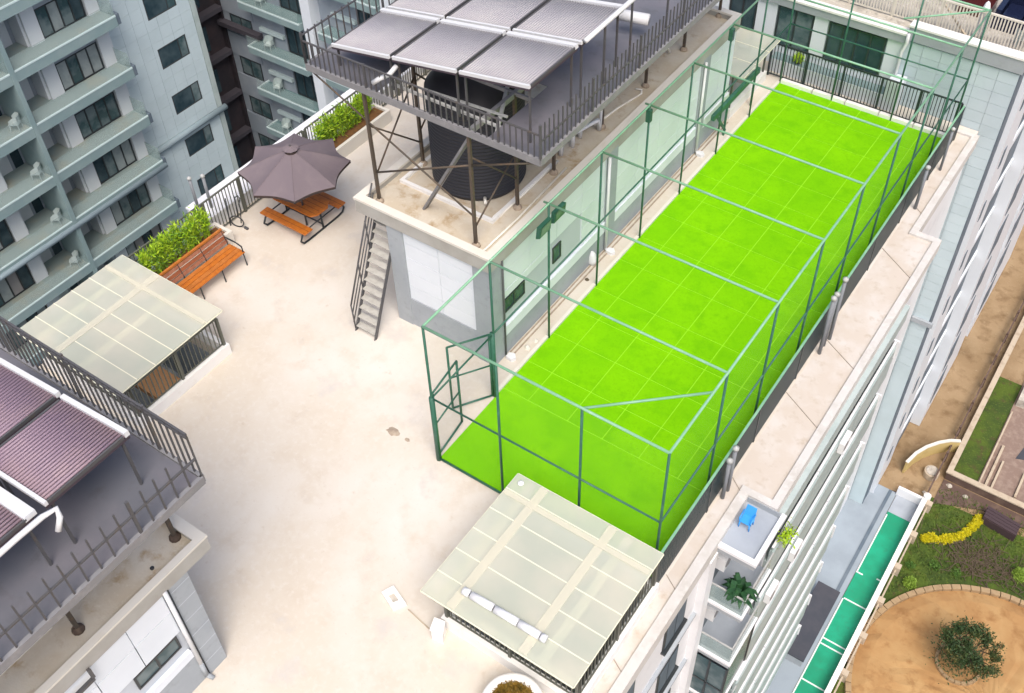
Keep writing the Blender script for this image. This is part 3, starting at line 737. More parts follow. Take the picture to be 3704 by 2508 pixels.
sl2 = part('roof_slab', MB().box(-4.06, -0.5, -14, -5.03, 2.98, 3.10), 'roof_screed', p2)
part('fascia', MB().box(-0.64, -0.496, -14, -5.17, 2.92, 3.24).box(-4.06, -0.496, -5.17, -5.026, 2.92, 3.24), 'grey_slab', sl2)
part('coping', MB().box(-0.62, -0.488, -14, -5.20, 3.24, 3.285).box(-4.06, -0.488, -5.20, -5.01, 3.24, 3.288), 'cream_kerb', sl2)
solo('roof_drain', MB().lathe((-0.88, -5.86, 3.10), [(0.035, 0), (0.035, 0.02), (0.01, 0.03)], 10), 'black_plastic', 'tiny round black roof drain in the lower penthouse screed', 'drain')

# ================================================================== SOLAR PLATFORMS
PZ = 6.0
def platform(lab, ya, yb, cols, plate_rects, rails_of, xa=-5.12, xb=0.56, base_m='sand'):
    t = thing('steel_platform', lab, 'platform', ((xa + xb) / 2, (ya + yb) / 2, 3.1))
    for (x, y) in cols:
        part('column', MB().bar((x, y, 3.1), (x, y, PZ - 0.01), 0.062), 'brown_steel', t)
        part('base_plate', MB().lathe((x, y, 3.1), [(0.10, 0), (0.095, 0.05), (0.045, 0.10)], 10), base_m, t)
    for (a, b) in (((xa, ya), (xb, ya)), ((xa, yb), (xb, yb)), ((xa, ya), (xa, yb)), ((xb, ya), (xb, yb))):
        part('edge_beam', MB().bar((*a, PZ), (*b, PZ), 0.06, 0.15), 'grey_steel', t)
    for x in (-3.67, -1.09):
        part('main_beam', MB().bar((x, ya, PZ - 0.03), (x, yb, PZ - 0.03), 0.08, 0.12), 'grey_steel', t)
    n = int((yb - ya) / 1.5)
    for i in range(1, n):
        y = ya + (yb - ya) * i / n
        part('joist', MB().bar((xa, y, PZ - 0.005), (xb, y, PZ - 0.005), 0.05, 0.08), 'grey_steel', t)
    for (x0, x1, y0, y1) in plate_rects:
        part('deck_plate', MB().box(x0, x1, y0, y1, PZ + 0.045, PZ + 0.06), 'platform_plate', t)
    for s, (spacing, bar_h, rails) in rails_of.items():
        a, b = {'R': ((xb, ya), (xb, yb)), 'L': ((xa, ya), (xa, yb)), 'N': ((xa, ya), (xb, ya)), 'F': ((xa, yb), (xb, yb))}[s]
        p, q = Vector((*a, 0)), Vector((*b, 0)); L = (q - p).length
        for rh in rails:
            part('handrail', MB().bar((*a, PZ + rh), (*b, PZ + rh), 0.03), 'dark_steel', t)
        k = int(L / spacing); me = shared(MB().box(-0.011, 0.011, -0.011, 0.011, 0, bar_h - 0.06), 'dark_steel', 'baluster')
        me2 = shared(MB().box(-0.02, 0.02, -0.02, 0.02, 0, bar_h - 0.04), 'dark_steel', 'rail_post')
        for i in range(k + 1):
            c = p.lerp(q, i / k)
            if i % 12 == 0: piece('rail_post', me2, t, (c.x, c.y, PZ + 0.06))
            else: piece('baluster', me, t, (c.x, c.y, PZ + 0.06))
    return t
colsA = [(-3.67, 3.03), (-1.09, 3.03), (-1.07, 4.50), (-3.70, 4.58), (-2.72, 3.42)] + [(-1.08, y) for y in (5.92, 7.95, 9.97, 11.9, 13.85)] + [(-3.7, y) for y in (6.2, 8.2, 10.2, 12.2, 13.85)]
colsA.remove((-2.72, 3.42))
tw = platform('tall dark steel platform carrying solar collectors above the long penthouse roof', 2.99, 13.7, colsA, [(-5.08, 0.52, 5.0, 13.66), (-5.08, -3.3, 3.03, 5.0), (-0.62, 0.52, 3.03, 5.0)], {'R': (0.145, 0.80, (0.45,)), 'N': (0.13, 0.60, (0.59,)), 'L': (0.2, 0.75, (0.7,)), 'F': (0.2, 0.75, (0.7,))})
# braces of the near bays
def brace(a, b, r=0.022, m='brown_steel', root=tw): part('brace', MB().tube(a, b, r, 6), m, root, True)
P1, P2, P3, P4 = (-3.67, 3.03), (-1.09, 3.03), (-1.07, 4.5), (-3.7, 4.58)
brace((*P1, 3.9), (*P2, 5.2)); brace((*P1, 5.2), (*P2, 3.9)); brace((*P2, 3.6), (*P3, 4.6)); brace((*P2, 5.4), (*P3, 3.9)); brace((*P3, 4.2), (-1.08, 5.92, 5.4)); brace((*P1, 3.8), (*P4, 5.4)); brace((*P1, 5.1), (*P4, 3.7))
brace((-3.7, 4.58, 4.0), (-3.7, 6.2, 5.4)); brace((-3.7, 4.58, 5.5), (-3.7, 6.2, 3.8))
brace((-1.09, 3.03, 5.2), (0.53, 3.0, 5.97), 0.02); brace((-1.07, 4.5, 5.1), (0.53, 4.4, 5.97), 0.02); brace((-1.08, 5.92, 5.1), (0.53, 5.9, 5.97), 0.02); brace((-3.67, 3.03, 5.2), (-5.1, 3.0, 5.97), 0.02)
part('strut', MB().bar((-2.72, 3.40, 3.1), (-1.05, 3.10, 5.93), 0.13, 0.05), 'grey_steel', tw)
brace((-2.72, 3.40, 3.1), (-1.6, 3.2, 5.0), 0.03)
part('strut', MB().bar((-0.5, 3.05, PZ - 0.02), (-1.5, 4.95, PZ - 0.02), 0.07), 'galv', tw)
part('strut', MB().bar((-3.3, 3.45, PZ + 0.01), (-0.55, 3.45, PZ + 0.01), 0.05), 'galv', tw)
part('strut', MB().bar((-2.6, 3.6, PZ + 0.05), (-0.7, 3.75, PZ + 0.05), 0.04), 'galv', tw)
# low concrete plinth outline and the water tank
solo('tank_plinth', MB().box(-3.73, -1.21, 3.78, 3.86, 3.10, 3.18).box(-1.29, -1.21, 3.86, 6.1, 3.10, 3.178).box(-3.73, -3.65, 3.86, 6.1, 3.10, 3.178), 'white_kerb', 'pale kerb outline around the foot of the black tank', 'kerb')
TKC = (-2.46, 5.02, 3.1)
tk = thing('water_tank', 'big black ribbed plastic water tank under the solar platform', 'water tank', TKC)
prof = [(0.97, 0.0), (1.01, 0.05)]
for i in range(26):
    z = 0.08 + i * 0.088
    prof += [(1.01, z), (1.04, z + 0.03), (1.04, z + 0.055), (1.01, z + 0.085)]
prof += [(0.98, 2.40), (0.8, 2.60), (0.36, 2.72), (0.34, 2.80)]
part('body', MB().lathe(TKC, prof, 44), 'black_plastic', tk, True)
part('lid', MB().lathe((TKC[0], TKC[1], 5.90), [(0.36, 0), (0.33, 0.04), (0.1, 0.06)], 24), 'dark_steel', tk, True)
part('outlet', MB().tube((-1.75, 4.25, 3.25), (-1.62, 4.1, 3.25), 0.035, 8), 'pvc', tk, True)

def collector(lab, x0, x1, y0, y1, zx, m, grp, tubes=26, man=0.10, fat=0.42):
    """tilted evacuated-tube collector; zx(x) gives its height"""
    t = thing('solar_collector', lab, 'solar panel', ((x0 + x1) / 2, (y0 + y1) / 2, PZ + 0.06), grp)
    mb = MB().add([(x0, y0, zx(x0) - 0.05), (x1, y0, zx(x1) - 0.05), (x1, y1, zx(x1) - 0.05), (x0, y1, zx(x0) - 0.05), (x0, y0, zx(x0)), (x1, y0, zx(x1)), (x1, y1, zx(x1)), (x0, y1, zx(x0))],
                  [(0, 3, 2, 1), (4, 5, 6, 7), (0, 1, 5, 4), (1, 2, 6, 5), (2, 3, 7, 6), (3, 0, 4, 7)])
    part('tray', mb, 'solar_back', t)
    tb = MB(); r = (x1 - x0) / tubes * fat
    for i in range(tubes):
        x = x0 + (x1 - x0) * (i + 0.5) / tubes
        tb.tube((x, y0 + 0.05, zx(x) + r), (x, y1 - 0.05, zx(x) + r), r, 6)
    part('tube_array', tb, m, t, True, kind='stuff')
    part('header', MB().bar((x0, y0 + 0.02, zx(x0) + 0.03), (x1, y0 + 0.02, zx(x1) + 0.03), 0.05, 0.065), 'alu', t)
    part('manifold', MB().bar((x0, y1 - 0.02, zx(x0) + 0.045), (x1, y1 - 0.02, zx(x1) + 0.045), man, 0.08), 'alu', t)
    for xx in (x0 + 0.01, x1 - 0.01):
        part('side_rail', MB().bar((xx, y0 + 0.05, zx(xx) + 0.03), (xx, y1 - 0.08, zx(xx) + 0.03), 0.025, 0.06), 'dark_steel', t)
    for (x, y) in ((x0 + 0.06, y0 + 0.1), (x1 - 0.06, y0 + 0.1), (x0 + 0.06, y1 - 0.1), (x1 - 0.06, y1 - 0.1)):
        part('leg', MB().bar((x, y, PZ + 0.06 if (y > 5 or x < -3.3 or x > -0.65 or y < 0) else PZ + 0.0), (x, y, zx(x) - 0.05), 0.035), 'dark_steel', t)
zxA = lambda x: 6.52 + (x + 4.6) * 0.163
xr = [(-4.55, -3.06), (-2.98, -1.45), (-1.37, 0.18)]
names = ['{} solar collector of the three nearest the umbrella', '{} solar collector in the back row of the tall platform']
pos = ['leftmost', 'middle', 'rightmost']
for i, (a, b) in enumerate(xr):
    collector(f'{pos[i]} of the three grey tube collectors in the front row above the tank', a, b, 3.22, 4.78, zxA, 'solar_tube', 'grey solar collectors on the tall platform')
for i, (a, b) in enumerate(xr):
    collector(f'{pos[i]} of the three grey tube collectors in the back row above the tank', a, b, 4.92, 6.42, zxA, 'solar_tube', 'grey solar collectors on the tall platform')
solo('hot_pipe', MB().path([(0.24, 4.95, 7.38), (0.26, 5.6, 7.42), (0.28, 6.6, 7.46), (0.3, 8.2, 7.5)], 0.05, 8), 'alu', 'fat silver insulated pipe running past the tall platform collectors', 'pipe', smooth=True)
for (y, z) in ((5.6, 7.36), (6.6, 7.40), (8.1, 7.44)):
    part('pipe_post', MB().bar((0.27, y, PZ + 0.06), (0.27, y, z), 0.035), 'dark_steel', tw)
solo('hot_pipe', MB().path([(-2.95, 3.30, 6.62), (-3.0, 3.12, 6.5), (-3.15, 3.0, 6.42), (-3.3, 2.95, 6.3)], 0.05, 8), 'alu', 'short bent silver pipe end under the front collectors', 'pipe', smooth=True)
# small solar cylinder behind
solo('hot_pipe', MB().tube((-0.5, 7.4, 6.5), (0.15, 7.55, 6.5), 0.12, 12), 'alu', 'thick silver cylinder lying on the tall platform at the top edge', 'pipe', smooth=True)

# bottom-left platform
tb_ = platform('dark steel platform with violet solar collectors in the lower corner', -14.0, -5.28, [(-1.0, -5.27), (-1.0, -7.2), (-1.0, -9.2), (-3.7, -5.27), (-3.7, -7.2)], [(-5.08, 0.57, -13.9, -5.32)], {'R': (0.21, 0.74, (0.46,)), 'F': (0.135, 1.0, (0.98, 0.90))}, xb=0.61, base_m='rust')
zxB = lambda x: 6.55 + (x + 4.2) * 0.12
for i, (a, b, y0, y1, lab) in enumerate(((-1.26, 0.08, -7.02, -5.72, 'large violet tube collector nearest the deck in the lower corner'), (-2.70, -1.36, -7.02, -5.72, 'violet tube collector cut by the frame edge above the gap'),
                                         (-1.26, 0.08, -8.5, -7.2, 'violet tube collector below the wide silver manifold in the lower corner'))):
    collector(lab, a, b, y0, y1, zxB, 'solar_tube_violet', 'violet solar collectors in the lower corner', 22, 0.07 if i < 2 else 0.16, 0.36)
solo('hot_pipe', MB().path([(0.18, -8.6, 7.05), (0.18, -7.5, 7.08), (0.2, -7.15, 7.1), (0.26, -6.98, 7.12), (0.34, -7.02, 7.05), (0.36, -7.12, 6.9)], 0.04, 8), 'alu', 'hooked white insulated pipe beside the violet collectors', 'pipe', smooth=True)
solo('roof_pipe', MB().path([(-1.36, -9.2, 3.16), (-1.36, -7.42, 3.16), (-1.36, -7.36, 3.24)], 0.035, 8), 'pvc', 'straight cream pipe on the lower penthouse roof', 'pipe', smooth=True)

# white plumbing on the long penthouse roof
def rp(pts, lab, r=0.034, m='pvc'): solo('roof_pipe', MB().path([(x, y, z) for x, y, z in pts], r, 8), m, lab, 'pipe', 'plumbing pipes on the long penthouse roof', smooth=True)
z = 3.13
rp([(-1.30, 3.95, z), (-1.27, 4.62, z), (-1.28, 6.1, z)], 'cream pipe running from the tank plinth beneath the platform edge')
rp([(-0.86, 2.95, z), (-0.85, 4.2, z), (-0.93, 6.2, z)], 'thin cream pipe nearest the corner of the penthouse parapet', 0.024)
rp([(-1.24, 3.9, z), (-1.20, 5.0, z), (-1.22, 6.3, z)], 'second cream pipe alongside the one from the tank plinth', 0.026)
rp([(-1.32, 6.15, z + 0.35), (-1.32, 6.6, z + 0.35), (-1.08, 7.75, z + 0.30), (-1.07, 7.82, z), ], 'fat white pipe elbow rising beside the second column', 0.05, 'white_paint')
rp([(-1.07, 7.86, z), (-1.08, 7.9, z + 0.85), (-1.38, 8.5, z + 0.85)], 'white stand pipe bent over at the middle of the roof', 0.035, 'white_paint')
rp([(-1.42, 8.4, z + 0.3), (-1.40, 9.9, z + 0.3), (-1.35, 11.5, z + 0.2), (-1.3, 11.56, z)], 'long straight cream pipe to the far end of the roof', 0.038)
rp([(-1.25, 7.9, z), (-1.15, 8.8, z), (-1.02, 9.4, z), (-0.98, 9.6, z), (-1.06, 9.75, z), (-1.2, 9.7, z)], 'looped cream pipe bending back near the middle column', 0.026)
for (x, y, lab) in ((-1.30, 6.55, 'nearest small white valve box on the roof pipe'), (-1.25, 6.95, 'middle small white valve box on the roof pipe'), (-1.30, 7.35, 'furthest small white valve box on the roof pipe')):
    v = thing('valve', lab, 'valve', (x, y, 3.3), 'valves on the roof pipe')
    part('body', MB().lathe((x, y, 3.1), [(0.05, 0), (0.055, 0.3), (0.05, 0.52)], 10), 'white_paint', v, True)
    part('handle', MB().box(x - 0.09, x + 0.09, y - 0.02, y + 0.02, 3.62, 3.66), 'dark_steel', v)
# ================================================================== LIGHT-WELL CANOPIES
def canopy(lab, klab, x0, x1, y0, y1, zc, well, seams_y, beams_x, rail_m='rail_olive', kerb_h=0.30, rails=True, show_through_x=()):
    t = thing('skylight_canopy', lab, 'canopy', ((x0 + x1) / 2, (y0 + y1) / 2, kerb_h), 'translucent canopies over the light wells')
    yy = [y0] + seams_y + [y1]
    for i in range(len(yy) - 1):
        part('roof_sheet', MB().box(x0, x1, yy[i] + 0.004, yy[i + 1] - 0.004, zc, zc + 0.012), 'poly_sheet', t)
    for y in seams_y:
        part('seam_strip', MB().box(x0 - 0.006, x1 + 0.006, y - 0.011, y + 0.011, zc + 0.0125, zc + 0.021), 'poly_seam', t)
    for x in beams_x:
        part('beam', MB().bar((x, y0 + 0.05, zc - 0.03), (x, y1 - 0.05, zc - 0.03), 0.17, 0.045), 'beam_cream', t)
    for y in (y0 + 0.09, y1 - 0.45):
        part('beam', MB().bar((x0 + 0.05, y, zc - 0.068), (x1 - 0.05, y, zc - 0.068), 0.12, 0.028), 'beam_cream', t)
    for x in show_through_x:  # strips added on top to imitate beams showing lighter through the sheet
        part('show_through_strip', MB().box(x - 0.085, x + 0.085, y0 + 0.02, y1 - 0.02, zc + 0.0215, zc + 0.026), 'poly_show_through', t)
    if show_through_x:
        part('show_through_strip', MB().box(x0 + 0.02, x1 - 0.02, y1 - 0.53, y1 - 0.42, zc + 0.0265, zc + 0.031), 'poly_show_through', t)
    for (a, b) in (((x0, y0), (x1, y0)), ((x0, y1), (x1, y1)), ((x0, y0), (x0, y1)), ((x1, y0), (x1, y1))):
        part('edge_trim', MB().bar((*a, zc - 0.012), (*b, zc - 0.012), 0.026, 0.022), 'poly_seam', t)
    wx0, wx1, wy0, wy1 = well
    for (x, y) in ((wx0 - 0.04, wy0 - 0.04), (wx1 + 0.04, wy0 - 0.04), (wx0 - 0.04, wy1 + 0.04), (wx1 + 0.04, wy1 + 0.04)):
        part('post', MB().bar((x, y, kerb_h), (x, y, zc - 0.1), 0.05), rail_m, t)
    k = thing('light_well_kerb', klab, 'kerb', ((wx0 + wx1) / 2, (wy0 + wy1) / 2, 0), 'kerbs around the light wells')
    c = 0.13
    part('kerb_wall', MB().box(wx0 - c, wx1 + c, wy0 - c - 0.02, wy0, 0, kerb_h), 'white_kerb', k)
    part('kerb_wall', MB().box(wx0 - c, wx1 + c, wy1, wy1 + c, 0, kerb_h), 'white_kerb', k)
    part('kerb_wall', MB().box(wx0 - c, wx0, wy0, wy1, 0, kerb_h - 0.002), 'white_kerb', k)
    part('kerb_wall', MB().box(wx1, wx1 + c, wy0, wy1, 0, kerb_h - 0.002), 'white_kerb', k)
    if rails:
        for (a, b) in (((wx0 - 0.05, wy0 - 0.06), (wx1 + 0.05, wy0 - 0.06)), ((wx1 + 0.05, wy0 - 0.05), (wx1 + 0.05, wy1 + 0.05)), ((wx0 - 0.05, wy0 - 0.05), (wx0 - 0.05, wy1 + 0.05))):
            railing(k, a, b, kerb_h, kerb_h + 0.84, rail_m, 0.105, 1.2, 0.02, 0.035, 0.05)
    return t, k
canopy('pale green translucent canopy over the light well nearest the front edge', 'white kerb with dark railing around the front light well',
       2.16, 5.29, -3.14, -0.19, 1.40, W1, [-2.66, -2.13, -1.62, -1.10, -0.58], [2.52, 4.62], show_through_x=(2.78, 4.27))
canopy('pale cream translucent canopy over the light well by the wooden bench', 'white kerb with dark railing around the light well by the bench',
       -8.86, -5.64, -3.12, -0.23, 1.40, W2, [-2.6, -2.12, -1.64, -1.16, -0.68], [-8.3, -6.9], show_through_x=(-7.65,))
canopy('pale canopy over the far light well behind the penthouse end', 'white kerb around the far light well at the penthouse end',
       -2.30, -0.20, 14.02, 16.35, 1.40, W3, [14.8, 15.6], [-1.2], rails=False)
fg = thing('gutter_beam', 'dark green steel rail beside the far light well canopy', 'rail', (-0.3, 14, 1.0))
part('beam', MB().bar((-0.22, 12.3, 1.10), (-0.22, 15.1, 1.10), 0.10, 0.16), 'cage_paint', fg)
part('post', MB().bar((-0.22, 13.2, 0.0), (-0.22, 13.2, 1.02), 0.05).bar((-0.22, 14.9, 0.0), (-0.22, 14.9, 1.02), 0.05), 'cage_paint', fg)
part('strut', MB().bar((-0.24, 13.3, 0.1), (-0.24, 12.6, 1.0), 0.06), 'cage_paint', fg)
# white pipe lengths lying on the front canopy
segs = [(2.80, 2.93), (2.97, 3.42), (3.46, 3.92), (3.95, 4.36), (4.39, 4.49)]
lb = ['short white end cap at the inner end of the pipe row on the front canopy', 'first long white pipe length in the row on the front canopy', 'middle long white pipe length in the row on the front canopy',
      'last long white pipe length in the row on the front canopy', 'short white end cap at the outer end of the pipe row on the front canopy']
for (a, b), l in zip(segs, lb):
    solo('pipe_length', MB().tube((a, -2.76 + (a - 2.8) * 0.02, 1.485), (b, -2.76 + (b - 2.8) * 0.02, 1.485), 0.072, 12), 'white_paint', l, 'pipe', 'white pipe lengths on the front canopy', smooth=True)
solo('pipe_joint', MB().tube((2.9, -2.76, 1.46), (4.45, -2.73, 1.46), 0.03, 8), 'black_plastic', 'thin black rod threading the white pipe row on the front canopy', 'rod')
# round white knob near the canopy apex corner, no lamp
solo('canopy_knob', MB().lathe((2.34, -0.36, 1.425), [(0.06, 0), (0.06, 0.02), (0.02, 0.05)], 12), 'white_paint', 'tiny round white knob at the court corner of the front canopy', 'knob')

# ================================================================== SMALL THINGS ON THE DECK
ht = thing('floor_hatch', 'white square floor hatch frame lying on the deck beside the front light well', 'hatch', (1.27, -3.0, 0))
pts = [(1.0, -3.04), (1.1, -2.81), (1.54, -2.97), (1.4, -3.2)]
cx = sum(p[0] for p in pts) / 4; cy = sum(p[1] for p in pts) / 4
inn = [(cx + (x - cx) * 0.42, cy + (y - cy) * 0.42) for x, y in pts]
mb = MB()
for i in range(4):
    j = (i + 1) % 4
    mb.add([(*pts[i], 0.0), (*pts[j], 0.0), (*inn[j], 0.0), (*inn[i], 0.0), (*pts[i], 0.07), (*pts[j], 0.07), (*inn[j], 0.07), (*inn[i], 0.07)], [(4, 5, 6, 7), (0, 1, 5, 4), (2, 3, 7, 6), (3, 2, 1, 0)])
part('frame', mb, 'white_kerb', ht)
part('cover', MB().prism(inn, 0.0, 0.03), 'debris', ht)
bx = thing('utility_box', 'small white utility box at the corner of the front light well kerb', 'box', (2.4, -3.14, 0))
part('body', MB().prism([(2.27, -3.02), (2.47, -2.98), (2.58, -3.2), (2.35, -3.24)], 0.0, 0.34), 'white_kerb', bx)
part('lid', MB().prism([(2.255, -3.01), (2.475, -2.965), (2.60, -3.21), (2.335, -3.255)], 0.34, 0.37), 'white_kerb', bx)
solo('loose_rod', MB().bar((1.62, -3.02, 0.012), (2.30, -3.13, 0.012), 0.02, 0.018), 'stone_trim', 'thin wooden rod lying between the hatch frame and the utility box', 'rod')

def leaves(mb, n, pos, size, up=0.3, asp=0.45):
    for _ in range(n):
        p = Vector(pos())
        d = Vector((random.gauss(0, 1), random.gauss(0, 1), random.gauss(up, 0.8))).normalized()
        u = d.cross(Vector((random.gauss(0, 1), random.gauss(0, 1), random.gauss(0, 1)))).normalized()
        L = size * random.uniform(0.6, 1.3); Wd = L * asp
        mb.add([p, p + d * L * 0.5 + u * Wd * 0.5, p + d * L, p + d * L * 0.5 - u * Wd * 0.5], [(0, 1, 2, 3)])
    return mb
# round white planter with brown-gold foliage at the bottom edge
pc = (4.40, -3.62)
rpot = thing('round_planter', 'round white planter with golden brown foliage cut by the bottom edge', 'planter', (*pc, 0))
part('bowl', MB().lathe((*pc, 0), [(0.36, 0), (0.40, 0.12), (0.53, 0.50), (0.55, 0.56), (0.53, 0.62), (0.44, 0.62), (0.42, 0.52)], 36), 'white_kerb', rpot, True)
part('soil', MB().lathe((*pc, 0.5), [(0.42, 0), (0.40, 0.05), (0.02, 0.06)], 24), 'leaf_brown', rpot)
def _p():
    r = 0.40 * math.sqrt(random.random()); a = random.uniform(0, 6.283)
    return (pc[0] + r * math.cos(a), pc[1] + r * math.sin(a), 0.54 + 0.14 * (1 - r / 0.42) * random.random())
part('foliage', leaves(MB(), 1500, _p, 0.10, 0.5, 0.22), 'leaf_brown', rpot)

# ------------------------------------------------------------------ umbrella and picnic table
um = thing('garden_umbrella', 'large octagonal mauve-brown cloth umbrella over the picnic table', 'umbrella', (-7.33, 3.98, 0))
uc = (-7.30, 3.94); R_, ZR, ZA = 1.30, 1.90, 2.42
mb = MB(); rings = 8; n = 64
def upt(k, i, dz=0.0):
    t = k / rings; a = 2 * math.pi * i / n - 0.03
    seg = (i % 8) / 8.0
    sag = math.sin(seg * math.pi)
    r = R_ * t * (1 - 0.095 * sag * t * t) * (math.cos(math.pi / 8) / math.cos((seg - 0.5) * math.pi / 4) if True else 1)
    z = ZA - (ZA - ZR) * (t ** 1.15) - 0.035 * sag * t
    return (uc[0] + r * math.cos(a) * 1.04, uc[1] + r * math.sin(a) * 1.04, z + dz)
vs = [(uc[0], uc[1], ZA)] + [upt(k, i) for k in range(1, rings + 1) for i in range(n)]
fs = [(0, 1 + i, 1 + (i + 1) % n) for i in range(n)]
for k in range(1, rings):
    for i in range(n):
        a = 1 + (k - 1) * n; b = 1 + k * n
        fs.append((a + i, b + i, b + (i + 1) % n, a + (i + 1) % n))
can = part('canopy', mb.add(vs, fs), 'umbrella_cloth', um)
mb = MB()
for i in range(n):
    p, q = upt(rings, i), upt(rings, (i + 1) % n)
    mb.quad(p, q, (q[0], q[1], q[2] - 0.07), (p[0], p[1], p[2] - 0.07))
part('valance', mb, 'umbrella_rim', can)
for i in range(8):
    pts_ = [(p[0], p[1], p[2] + 0.006) for p in [upt(k, i * 8) for k in range(1, rings + 1)]]
    part('seam', MB().path(pts_, 0.006, 4), 'umbrella_cloth', can)
    part('rib', MB().path([(p[0], p[1], p[2] - 0.02) for p in [upt(k, i * 8) for k in range(1, rings + 1)]], 0.012, 5), 'dark_steel', um)
mb = MB(); vs = [(uc[0], uc[1], ZA + 0.09)] + [(uc[0] + 0.19 * math.cos(2 * math.pi * i / 16), uc[1] + 0.19 * math.sin(2 * math.pi * i / 16), ZA + (0.02 if i % 2 == 0 else 0.035)) for i in range(16)]
part('vent_cap', mb.add(vs, [(0, 1 + i, 1 + (i + 1) % 16) for i in range(16)]), 'umbrella_cloth', um)
part('vent_opening', MB().lathe((uc[0] + 0.02, uc[1] - 0.02, ZA - 0.052), [(0.15, 0), (0.15, 0.045), (0.14, 0.05)], 16), 'umbrella_rim', um)
part('pole', MB().tube((uc[0], uc[1], 0.02), (uc[0], uc[1], ZA), 0.025, 8), 'dark_steel', um, True)
part('finial', MB().lathe((uc[0], uc[1], ZA + 0.085), [(0.02, 0), (0.025, 0.03), (0.005, 0.06)], 8), 'dark_steel', um)

pt = thing('picnic_table', 'orange wooden picnic table with attached benches on a black tube frame', 'picnic table', (-7.5, 4.05, 0))
tp = part('tabletop', MB().prism([(-8.12, 3.72), (-6.86, 3.72), (-6.74, 3.86), (-6.72, 4.22), (-6.86, 4.40), (-8.12, 4.40)], 0.64, 0.68), 'orange_wood', pt)
for k in range(4):
    part('table_groove', MB().box(-8.1, -6.8, 3.855 + k * 0.136 - 0.004, 3.855 + k * 0.136 + 0.004, 0.6802, 0.6815), 'umbrella_rim', tp)
for (ya_, yb_) in ((3.33, 3.60), (4.56, 4.83)):
    st_ = part('seat', MB().box(-8.26, -6.72, ya_, yb_, 0.385, 0.42), 'orange_wood', pt)
    part('seat_groove', MB().box(-8.25, -6.73, (ya_ + yb_) / 2 - 0.004, (ya_ + yb_) / 2 + 0.004, 0.4202, 0.4215), 'umbrella_rim', st_)
for x in (-6.86, -8.12):
    loop = [(x, 3.50, 0.38), (x, 3.36, 0.30), (x, 3.28, 0.16), (x, 3.36, 0.05), (x, 3.55, 0.025), (x, 4.08, 0.025), (x, 4.6, 0.025), (x, 4.8, 0.05), (x, 4.88, 0.16), (x, 4.8, 0.30), (x, 4.66, 0.38)]
    part('end_frame', MB().path(loop, 0.026, 8), 'rail_black', pt, True)
    part('leg', MB().tube((x, 4.08, 0.025), (x, 4.06, 0.64), 0.026, 8), 'rail_black', pt, True)
    part('seat_arm', MB().tube((x, 3.46, 0.37), (x, 4.7, 0.37), 0.018, 8), 'rail_black', pt, True)
part('stretcher', MB().tube((-8.12, 4.08, 0.16), (-6.86, 4.08, 0.16), 0.02, 8), 'rail_black', pt, True)

# ------------------------------------------------------------------ bench
be = thing('park_bench', 'long orange slatted park bench with backrest in front of the leafy planter', 'bench', (-7.85, 1.0, 0))
b0, b1 = -0.12, 2.06
for k in range(4):
    x = -8.03 + k * 0.135
    part('seat_slat', MB().box(x, x + 0.115, b0, b1, 0.405, 0.43), 'orange_wood' if k % 2 else 'orange_wood_b', be)
for k in range(3):
    z = 0.50 + k * 0.11; x = -8.09 - k * 0.04
    part('back_slat', MB().bar((x, b0, z), (x, b1, z), 0.026, 0.09, (-0.32, 0, 1)), 'red_wood' if k % 2 else 'red_wood_b', be)
part('top_rail', MB().bar((-8.20, b0, 0.82), (-8.20, b1, 0.82), 0.05, 0.05), 'orange_wood_b', be)
for y in (b0 + 0.05, 0.62, 1.32, b1 - 0.03):
    part('frame', MB().path([(-7.52, y, 0.0), (-7.55, y, 0.39), (-8.05, y, 0.40), (-8.215, y, 0.84)], 0.018, 6).path([(-8.2, y, 0.0), (-8.02, y, 0.40)], 0.018, 6), 'rail_black', be)
for y in (b0 + 0.05, b1 - 0.03):
    part('armrest', MB().path([(-7.54, y, 0.38), (-7.55, y, 0.60), (-7.75, y, 0.64), (-8.12, y, 0.63)], 0.02, 6), 'rail_black', be)

